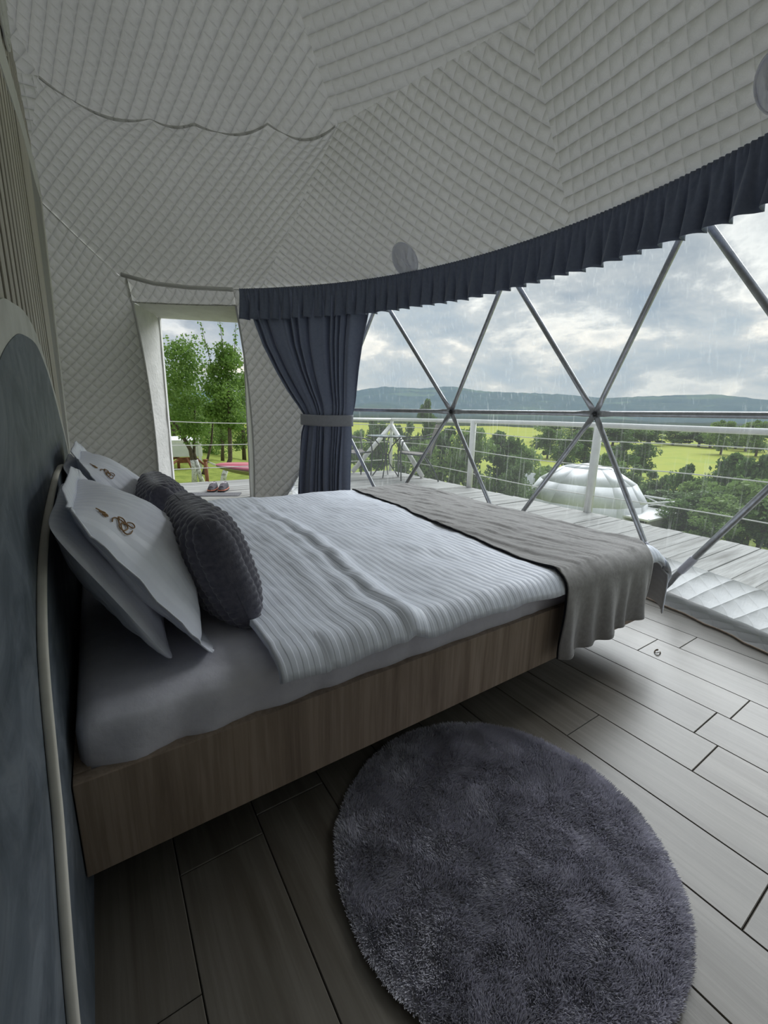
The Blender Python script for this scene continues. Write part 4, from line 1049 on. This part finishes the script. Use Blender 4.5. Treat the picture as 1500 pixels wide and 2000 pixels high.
# ---------------------------------------------------------------- land
def gz(x, y):
    s = max(0.0, x-4.6)
    z = -.9-.2*min(s, 30)-.085*max(0, min(s, 140)-30)
    z -= .03*max(0, min(y-7, 120))*(1 if x < 20 else max(0, 1-(x-20)/60))
    return z
def land():
    rs = np.concatenate([np.linspace(0, 60, 50), np.geomspace(62, 5200, 60)]); az = np.linspace(0, 2*PI, 181)
    P = np.zeros((len(rs), len(az), 3)); colr = []
    for i, r in enumerate(rs):
        for j, a in enumerate(az):
            x, y = r*math.cos(a), r*math.sin(a); z = gz(x, y)
            if r > 420: z += min(60, (r-420)*.012)
            if r > 12: z += .25*fbm(x*.08, y*.08, 0)*min(1, r/40)
            P[i, j] = (x, y, z)
    mt, t, b = base_mat('grass and meadow', 0.9, 0.1)
    v = coord(t, 'Object'); geo = t.nodes.new('ShaderNodeNewGeometry'); s = nn(t, 'ShaderNodeSeparateXYZ'); t.links.new(geo.outputs['Position'], s.inputs[0])
    fine = noise_tex(t, v, 3.0, 6, .7); big = noise_tex(t, v, 0.035, 4, .6)
    near = ramp(t, fine, [(.3, (0.13, 0.18, 0.03)), (.7, (0.29, 0.34, 0.07))])
    far = ramp(t, big, [(.3, (0.27, 0.34, 0.045)), (.5, (0.36, 0.39, 0.055)), (.68, (0.25, 0.34, 0.05))])
    dist = ramp(t, mth(t, 'MULTIPLY', s.outputs[0], 1/160.0), [(.3, (0, 0, 0)), (.6, (1, 1, 1))])
    t.links.new(mix(t, dist, near, far), b.inputs['Base Color']); bump(t, b, fine, .6, .08)
    o = grid('ground', P, mt, None, True); setp(o, 'green meadow falling away to the valley', None, None, 'structure')
    # forested ridge beyond the valley
    mt, t, b = base_mat('forested slope', 0.95, 0.05)
    v = coord(t, 'Object'); n = noise_tex(t, v, .012, 6, .65); n2 = noise_tex(t, v, .0022, 4, .6)
    c = ramp(t, n, [(.35, (0.010, 0.026, 0.014)), (.65, (0.028, 0.055, 0.024))]); c = mix(t, ramp(t, n2, [(.54, (0, 0, 0)), (.60, (1, 1, 1))]), c, (0.06, 0.10, 0.035))
    t.links.new(c, b.inputs['Base Color'])
    bear = [-60, -20, 10, 20, 30.3, 33.5, 38, 41.8, 46.5, 52, 55.5, 60, 65.9, 70.4, 74.5, 90, 120, 150]; el = [2, 2, 2.2, 2.4, 3.1, 3.65, 3.5, 3.85, 3.25, 3.1, 2.95, 2.55, 2.85, 2.95, 2.35, 2.3, 2, 2]
    nb, nr = 420, 26; P = np.zeros((nb, nr, 3))
    for i in range(nb):
        bb = -60+210*i/(nb-1); e = float(np.interp(bb, bear, el)); a = math.radians(bb)
        for j in range(nr):
            t = j/(nr-1); R = 560+3040*t; top = 1+3390*math.tan(math.radians(e))
            z = -16+(top+16)*(t**1.3 if t < .93 else .93**1.3+(1-.93**1.3)*math.sin((t-.93)/.07*PI/2))
            z += 26*fbm(R*.0022*math.sin(a)*1.4, R*.0022*math.cos(a)*1.4, 2)*math.sin(PI*t)+(5*fbm(bb*1.6, t*6, 5)+3*fbm(bb*7, t*20, 8))*t
            P[i, j] = (R*math.sin(a), R*math.cos(a), z)
    o = grid('hills', P, mt, None, True); setp(o, 'long forested ridge behind the valley', None, None, 'structure')
    # thin valley haze
    bm = bmesh.new(); box(bm, (-2600, 700, -40), (2600, 1280, 190))
    hm = bpy.data.materials.new('valley haze'); hm.use_nodes = True; t = hm.node_tree; t.nodes.clear()
    vs_ = nn(t, 'ShaderNodeVolumeScatter', i_Density=HAZE, i_Anisotropy=0.1); vs_.inputs['Color'].default_value = (0.34, 0.60, 1.0, 1)
    ou = nn(t, 'ShaderNodeOutputMaterial'); t.links.new(vs_.outputs[0], ou.inputs['Volume'])
    o = from_bm('haze', bm, hm); o.rotation_euler = (0, 0, -math.radians(54)); setp(o, 'thin blue haze over the valley', None, None, 'structure')
HAZE = 0.0008
land()

# ---------------------------------------------------------------- trees
def leaves(name, centers, radii, n, size, material, parent, seed, droop=0.0):
    g = np.random.default_rng(seed); k = g.integers(0, len(centers), n); C_ = np.array(centers)[k]; R_ = np.array(radii)[k]
    d = g.normal(size=(n, 3)); d /= np.linalg.norm(d, axis=1, keepdims=True); rr = g.random(n)**.45
    p = C_+d*R_*rr[:, None]
    t = g.normal(size=(n, 3)); t[:, 2] -= droop; t /= np.linalg.norm(t, axis=1, keepdims=True); s = np.cross(t, g.normal(size=(n, 3))); s /= np.linalg.norm(s, axis=1, keepdims=True)
    sz = size*(0.6+0.8*g.random(n))[:, None]
    V = np.stack([p-t*sz*.5, p+s*sz*.28, p+t*sz*.5, p-s*sz*.28], 1).reshape(-1, 3)
    o = mesh(name, V, np.arange(4*n).reshape(-1, 4), material, parent); o['kind'] = 'stuff'; return o
def crown_blobs(h, wdt, base, g, n):
    cs, rs = [], []
    for k in range(n):
        t = (k+.5)/n; z = base+(h-base)*(0.08+0.84*t); prof = math.sin(PI*(0.18+0.74*t))**.8
        a = g.random()*2*PI; r = wdt*.5*prof*g.random()**.6*.75
        cs.append((r*math.cos(a), r*math.sin(a), z)); q = wdt*.5*prof*(.35+.25*g.random()); rs.append((q, q, q*.8))
    return cs, rs
def tree_proto(h, wdt, mat_, seed, n, size, base=0.12):
    g = np.random.default_rng(seed); root = bpy.data.objects.new('tree', None)
    COL.objects.link(root)
    cs, rs = crown_blobs(h, wdt, h*base, g, 16)
    leaves('foliage', cs, rs, n, size, mat_, root, seed)
    tube('trunk', [(0, 0, -.3), (.02*h, 0, h*.25), (-.01*h, .02*h, h*.6)], [.03*h, .022*h, .01*h], M['bark'], root, 6)
    for k in range(5):
        a = 2*PI*k/5+g.random(); q = cs[int(g.integers(3, 14))]
        tube('branch', [(0, 0, h*.22), (q[0]*.5, q[1]*.5, h*.22+(q[2]-h*.22)*.6), q], [.014*h, .009*h, .004*h], M['bark'], root, 5)
    return root
protos = [tree_proto(1, .78, M['leaf_dark'], 1, 3200, .060), tree_proto(1, .85, M['leaf_mid'], 2, 3200, .058), tree_proto(1, .70, M['leaf_grey'], 3, 3400, .050), tree_proto(1, .60, M['leaf_dark'], 4, 3000, .058)]
used = set()
def plant(kind, x, y, h, wd, label, group, name='tree', rz=None):
    global used
    p = protos[kind]
    if kind in used: o = copy_tree(p)
    else: o = p; used.add(kind)
    o.name = name
    o.location = (x, y, gz(x, y)-.05); wp = (.78, .85, .70, .60)[kind]
    o.scale = (wd/wp, wd/wp, h); o.rotation_euler = (0, 0, random.random()*6 if rz is None else rz)
    setp(o, label, 'tree', group); return o
TREES = [
 (22.9, 38.7, 5.1, 3.6, 1, 'mid green tree left of the bistro table beyond the rail'), (20.5, 32.0, 5.7, 3.0, 0, 'dark tree behind the corner post of the railing'),
 (17.8, 24.2, 4.9, 2.6, 2, 'greyish tree behind the right sling chair'), (20.3, 24.7, 7.0, 2.2, 3, 'tall slim tree rising above the left strut hub'),
 (17.3, 19.4, 4.3, 3.4, 0, 'dark bushy tree under the left strut hub'), (17.1, 16.8, 4.4, 3.2, 1, 'broad green tree behind the middle railing post'),
 (20.4, 17.7, 4.7, 3.4, 0, 'dark broad tree just right of the middle railing post'), (17.1, 13.8, 3.0, 2.0, 2, 'low grey green tree left of the white neighbour dome'),
 (32.6, 23.1, 4.0, 3.6, 1, 'bright green bush above the left flank of the white dome'), (100.2, 66.0, 9.3, 9.0, 0, 'dark tree clump left of the right strut hub'),
 (128.2, 77.9, 13.7, 14.0, 0, 'largest dark tree clump behind the front white post'), (115.2, 60.2, 9.8, 9.0, 3, 'dark round tree just right of the front white post'),
 (135.7, 63.9, 10.4, 11.0, 0, 'lone dark round tree standing in the yellow field'), (43.0, 21.4, 5.0, 4.8, 2, 'pale willow bush right above the white dome'),
 (61.4, 33.7, 6.1, 4.6, 1, 'small tree directly behind the top of the white dome'), (40.4, 17.5, 4.6, 4.0, 2, 'pale willow right of the dome at the field edge'),
 (39.2, 15.0, 5.3, 3.2, 0, 'upright dark tree at the lower field edge'), (27.7, 11.5, 2.9, 3.8, 2, 'grey green willow right beside the white dome'),
 (34.0, 11.8, 4.3, 3.8, 1, 'rounded green bush below the yellow field'), (47.8, 14.7, 6.7, 5.4, 0, 'large dark bush at the right field corner'),
 (43.5, 11.7, 6.6, 4.0, 0, 'dark tall bush touching the right photo edge'), (31.8, 8.8, 4.5, 4.4, 1, 'bright green spreading bush near the right strut'),
 (26.6, 8.6, 2.9, 3.8, 1, 'green bush crossed by the right leaning strut'), (25.3, 9.4, 2.4, 2.8, 0, 'small dark tree standing on the near grass slope'),
 (29.5, 12.6, 2.6, 2.8, 0, 'low dark shrub just beyond the little white railing'), (26.2, 6.5, 2.9, 3.6, 0, 'dark low bush at the right edge under the cable'),
 (162.8, 116.2, 13.3, 15.0, 0, 'distant dark wood just left of the right strut hub'),
 (24.0, 8.0, 1.9, 2.4, 1, 'small light green shrub on the slope under the right strut'), (30.5, 10.2, 3.4, 3.4, 2, 'pale shrub in the middle of the slope thicket'),
 (36.0, 9.5, 4.6, 4.2, 1, 'green bush behind the right strut in the thicket'), (15.2, 18.6, 3.3, 2.6, 1, 'lighter green shrub low behind the left strut pair'),
 (24.5, 19.5, 4.6, 3.4, 1, 'green tree left behind the neighbour dome'), (19.0, 15.4, 2.4, 2.2, 0, 'dark shrub peeping left of the white dome base')]
for (x, y, h, wd, k, lb) in TREES: plant(k, x, y, h, wd, lb, 'trees on the slope below the deck')
FAR = [(289.8, 157.9, 15, 26), (312.4, 157.9, 15, 26), (326.8, 150.9, 14, 26), (350.7, 146.2, 13, 28), (356.2, 132.4, 14, 28), (284.7, 94.6, 19, 18), (335.7, 99.1, 16, 24), (289.0, 80.6, 19.4, 20), (349.2, 122.2, 14, 26), (363.0, 112.4, 14, 26), (300, 186, 15, 28), (270, 195, 14, 28)]
far_lb = 'tree in the hedge line along the far side of the yellow field'
FLB = ['ninth from the right', 'eighth from the right', 'seventh from the right', 'sixth from the right', 'fifth from the right', 'tall, third from the right', 'second tallest group, fourth from the right', 'tallest, at the right photo edge', 'low, behind the fifth from the right', 'low, second from the right', 'tenth from the right', 'leftmost']
for i, (x, y, h, wd) in enumerate(FAR): plant(i % 2, x, y, h, wd, 'hedge tree beyond the yellow field, '+FLB[i], 'hedge line trees')

# garden trees seen through the doorway
def garden_tree(name, x, y, trunks, crowns, n, size, label, mat_, seed, wash=0.9, spikes=(), kind_cat='tree'):
    z0 = gz(x, y); root = empty(name, (x, y, z0), label, kind_cat, 'garden trees outside the doorway')
    for tr in trunks:
        pts = [Vector(p) for p, r in tr]; rad = [r for p, r in tr]
        tube('trunk', pts, rad, M['bark'], root, 8)
        if wash and tr[0][0][2] <= 0.01:
            lo = [p for p in pts if p.z < wash]; nx = pts[len(lo)] if len(lo) < len(pts) else pts[-1]; t = (wash-lo[-1].z)/max(1e-6, nx.z-lo[-1].z)
            tube('limewash', lo+[lo[-1].lerp(nx, t)], [rad[i]*1.06 for i in range(len(lo))]+[rad[len(lo)-1]*1.0], M['limewash'], root, 8)['label'] = 'whitewashed lower trunk'
    leaves('foliage', [c[0] for c in crowns], [c[1] for c in crowns], n, size, mat_, root, seed)
    if spikes:
        cs, rs = [], []
        for (a, b) in spikes:
            a, b = Vector(a), Vector(b)
            tube('shoot', [a, a.lerp(b, .5), b], [.012, .008, .004], M['bark'], root, 5)
            for q in np.linspace(0, 1, 26):
                cs.append(tuple(a.lerp(b, q))); rs.append((.07, .07, .05))
        leaves('shoot_leaves', cs, rs, 70*len(spikes), size*.95, mat_, root, seed+1)
def crown(cx, cyy, z0, z1, wd, g, n=16):
    cs = []
    for k in range(n):
        t = (k+.5)/n; z = z0+(z1-z0)*t; pr = math.sin(PI*(.15+.75*t)); a = g.random()*6.28; r = wd*.42*pr*g.random()
        q = wd*.20*(0.6+.7*g.random()); cs.append(((cx+r*math.cos(a), cyy+r*math.sin(a), z), (q, q, q*.75)))
    return cs
g = np.random.default_rng(5)
garden_tree('fruit_tree', 2.2, 12.8, [[((0, 0, 0), .075), ((.02, 0, .5), .065), ((-.04, 0, 1.0), .055), ((-.3, .1, 1.6), .04), ((-.6, .1, 2.0), .02)],
     [((.22, 0, 0), .07), ((.14, 0, .35), .055), ((.05, 0, .9), .04), ((.12, .1, 1.7), .03), ((.2, .1, 2.3), .015)],
     [((.24, 0, .3), .05), ((.38, 0, .7), .035), ((.5, -.1, 1.2), .03), ((.6, -.1, 2.0), .015)]],
     crown(-.05, 0, 1.35, 3.75, 2.0, g, 34), 7000, .080, 'multi stemmed whitewashed fruit tree nearest the doorway jamb', M['leaf_apple'], 21, .72)
garden_tree('fruit_tree', 3.05, 12.1, [[((-.28, 0, 0), .075), ((-.2, 0, .35), .07), ((-.02, 0, .75), .06), ((0, 0, 1.2), .055), ((.02, 0, 2.0), .045), ((.05, 0, 3.2), .02)]],
     crown(.05, 0, 1.6, 3.6, 1.6, g, 30), 6500, .080, 'single trunk fruit tree with tall upright shoots', M['leaf_apple'], 33, .55,
     [((0, 0, 3.0), (-.12, 0, 4.75)), ((-.3, 0, 2.9), (-.55, 0, 4.15)), ((.2, 0, 3.1), (.33, 0, 4.4)), ((.4, 0, 2.6), (.6, 0, 3.6))])
garden_tree('fruit_tree', 5.0, 21.4, [[((0, 0, 0), .09), ((.05, 0, .9), .07), ((0, 0, 2.0), .04)]], crown(0, 0, .75, 3.6, 2.4, g, 24), 3200, .11, 'smaller fruit tree farther back between the two trunks', M['leaf_mid'], 41, 0)
garden_tree('garden_tree', 3.6, 26.0, [[((0, 0, 0), .15), ((0, 0, 2.0), .1)]], crown(0, 0, .3, 4.4, 5.0, g, 30), 5200, .15, 'bushy background tree behind the raised platform', M['leaf_mid'], 43, 0)
garden_tree('garden_tree', 8.6, 30.5, [[((0, 0, 0), .15), ((0, 0, 2.5), .1)]], crown(0, 0, .9, 5.6, 4.0, g, 28), 4800, .16, 'background tree right behind the spiked fruit tree', M['leaf_mid'], 47, 0)
garden_tree('garden_tree', 6.9, 33.0, [[((0, 0, 0), .15), ((0, 0, 2.0), .1)]], crown(0, 0, -.1, 3.4, 5.5, g, 24), 3600, .18, 'low background shrub tree far down the garden', M['leaf_apple'], 49, 0)

# raised platform of another dome, left in the doorway view
pf = empty('raised_platform', (1.5, 17.0, gz(1.5, 17)), 'white skirted platform on red brown timber legs', 'platform'); zz = gz(1.5, 17)
boxo('skirt_panel', (-3.2, -.03, .50+0.02), (1.77, .05, 1.0), M['pvcwhite'], pf, .02); boxo('platform_top', (-3.2, -.02, 1.0), (1.77, 2.6, 1.12), M['white'], pf, .01)
boxo('corner_post', (1.62, -.08, .0), (1.72, .02, 1.28), M['white'], pf, .005)
for x in (-2.4, -.6, .95, 1.45):
    tube('leg', [(x, .1, 0), (x, .1, .54)], .05, M['redwood'], pf, 8)
for a, b in (((-.5, .05, .05), (.9, .05, .5)), ((-.5, .05, .5), (.9, .05, .05)), ((1.5, .0, .5), (2.0, -.3, .0)), ((.9, -.1, .42), (.0, -1.2, -.02)), ((1.2, -.1, .5), (1.35, -.5, 0))):
    tube('brace', [a, b], .04, M['redwood'], pf, 6)
boxo('lower_rail', (.9, -.02, .3), (1.5, .03, .5), M['redwood'], pf, .005)

# striped hammock
hm_ = empty('hammock', (2.2, 8.72, -.20), 'pink and grey striped hammock beyond the deck', 'hammock')
mt, t, b = base_mat('striped hammock cloth', .85, .1); uvn = t.nodes.new('ShaderNodeUVMap'); s = nn(t, 'ShaderNodeSeparateXYZ'); t.links.new(uvn.outputs[0], s.inputs[0])
r_ = t.nodes.new('ShaderNodeValToRGB'); r_.color_ramp.interpolation = 'CONSTANT'; e = r_.color_ramp.elements
cols = [(0, (.55, .52, .55)), (.07, (.16, .15, .18)), (.13, (.50, .48, .50)), (.2, (.15, .14, .17)), (.27, (.52, .5, .52)), (.36, (.30, .18, .30)), (.48, (.50, .16, .24)), (.62, (.60, .28, .33)), (.74, (.42, .10, .14)), (.86, (.55, .22, .24))]
while len(e) < len(cols): e.new(.5)
for el, (p, c) in zip(e, cols): el.position = p; el.color = (*c, 1)
t.links.new(s.outputs[1], r_.inputs[0]); t.links.new(r_.outputs[0], b.inputs['Base Color'])
P = np.zeros((24, 12, 3)); UV = np.zeros((24, 12, 2))
for i in range(24):
    for j in range(12):
        q, v = i/23, j/11; spread = .05+.36*max(0.0, math.sin(PI*q))**.6
        P[i, j] = (-.30+2.1*q, -.35*math.sin(PI*v)*spread*2, .16-.18*q*(2-1.6*q)*1.3+(v-.5)*spread*.75); UV[i, j] = (q, v)
o = grid('hammock_cloth', P, mt, hm_, True, UV)
tubes('hammock_cord', [[(-.30, 0, .16+.02*k), (-.45, 0, .24)] for k in range(-1, 2)]+[[(1.8, 0, .03), (2.6, .3, .35)]], .006, M['rope'], hm_, 5)
hp_ = empty('hammock_post', (1.75, 8.72, gz(1.75, 8.72)), 'short orange brown timber post at the hammock end', 'post')
tube('post_shaft', [(0, 0, -.2), (-.03, 0, 1.0)], .035, M['redwood'], hp_, 8); tube('post_cap', [(-.03, 0, 1.0), (-.031, 0, 1.03)], .042, M['redwood'], hp_, 8)
hp2 = empty('hammock_post', (4.85, 9.05, gz(4.85, 9.05)), 'far hammock post hidden behind the quilted wall', 'post'); tube('post_shaft', [(0, 0, -.2), (0.03, 0, 1.1)], .035, M['redwood'], hp2, 8)

# neighbouring white dome with its own small deck
nd = empty('neighbour_dome', (24.06, 14.32, -4.95), 'white faceted geodesic dome lower on the slope', 'dome')
RD = 3.45; HD = 3.42
rings = [(0, 1.0, 10), (.40, .955, 10), (.70, .76, 10), (.93, .40, 10), (1.0, 0.02, 10)]
for i in range(len(rings)-1):
    for k in range(12):
        a0, a1 = 2*PI*k/12, 2*PI*(k+1)/12
        z0, r0_ = rings[i][0]*HD, rings[i][1]*RD; z1, r1_ = rings[i+1][0]*HD, rings[i+1][1]*RD
        V = [(r0_*math.cos(a0), r0_*math.sin(a0), z0), (r0_*math.cos(a1), r0_*math.sin(a1), z0), (r1_*math.cos(a1), r1_*math.sin(a1), z1), (r1_*math.cos(a0), r1_*math.sin(a0), z1)]
        o = mesh('dome_panel', V, [(0, 1, 2, 3)], M['pvcwhite'], nd)
        o.modifiers.new('s', 'SOLIDIFY').thickness = .02
nk = empty('neighbour_deck', (25.0, 10.9, -4.9), 'small white deck and railing beside the neighbour dome', 'deck')
boxo('deck_platform', (-2.2, -.9, .9), (1.4, 1.2, 1.0), M['white'], nk, .01)
for x, y in ((1.3, -.8), (1.3, 1.1), (-.3, -.8), (-2, -.8)):
    tube('post', [(x, y, 0), (x, y, 1.62 if x > 1 or y > 0 else 1.0)], .06, M['white'], nk, 8)
tube('top_rail', [(1.3, -.8, 1.62), (1.3, 1.1, 1.62)], .05, M['white'], nk, 8); tube('top_rail', [(-2, -.3, 1.72), (1.3, -.8, 1.62)], .05, M['white'], nk, 8)
for a, b in (((1.3, -.8, 1.0), (1.3, 1.1, 1.6)), ((1.3, -.8, 1.6), (1.3, 1.1, 1.0))): tube('cross_brace', [a, b], .035, M['white'], nk, 6)
boxo('deck_skirt', (-2.2, -.86, .1), (1.3, -.80, .9), M['greytrim'], nk, .01)
bx_ = boxo('white_cabin', (-.6, -.6, 0), (.6, .6, 2.4), M['pvcwhite'], None, .03); bx_.location = (23.6, 18.6, -5.0); setp(bx_, 'white box cabin left of the neighbour dome', 'cabin')
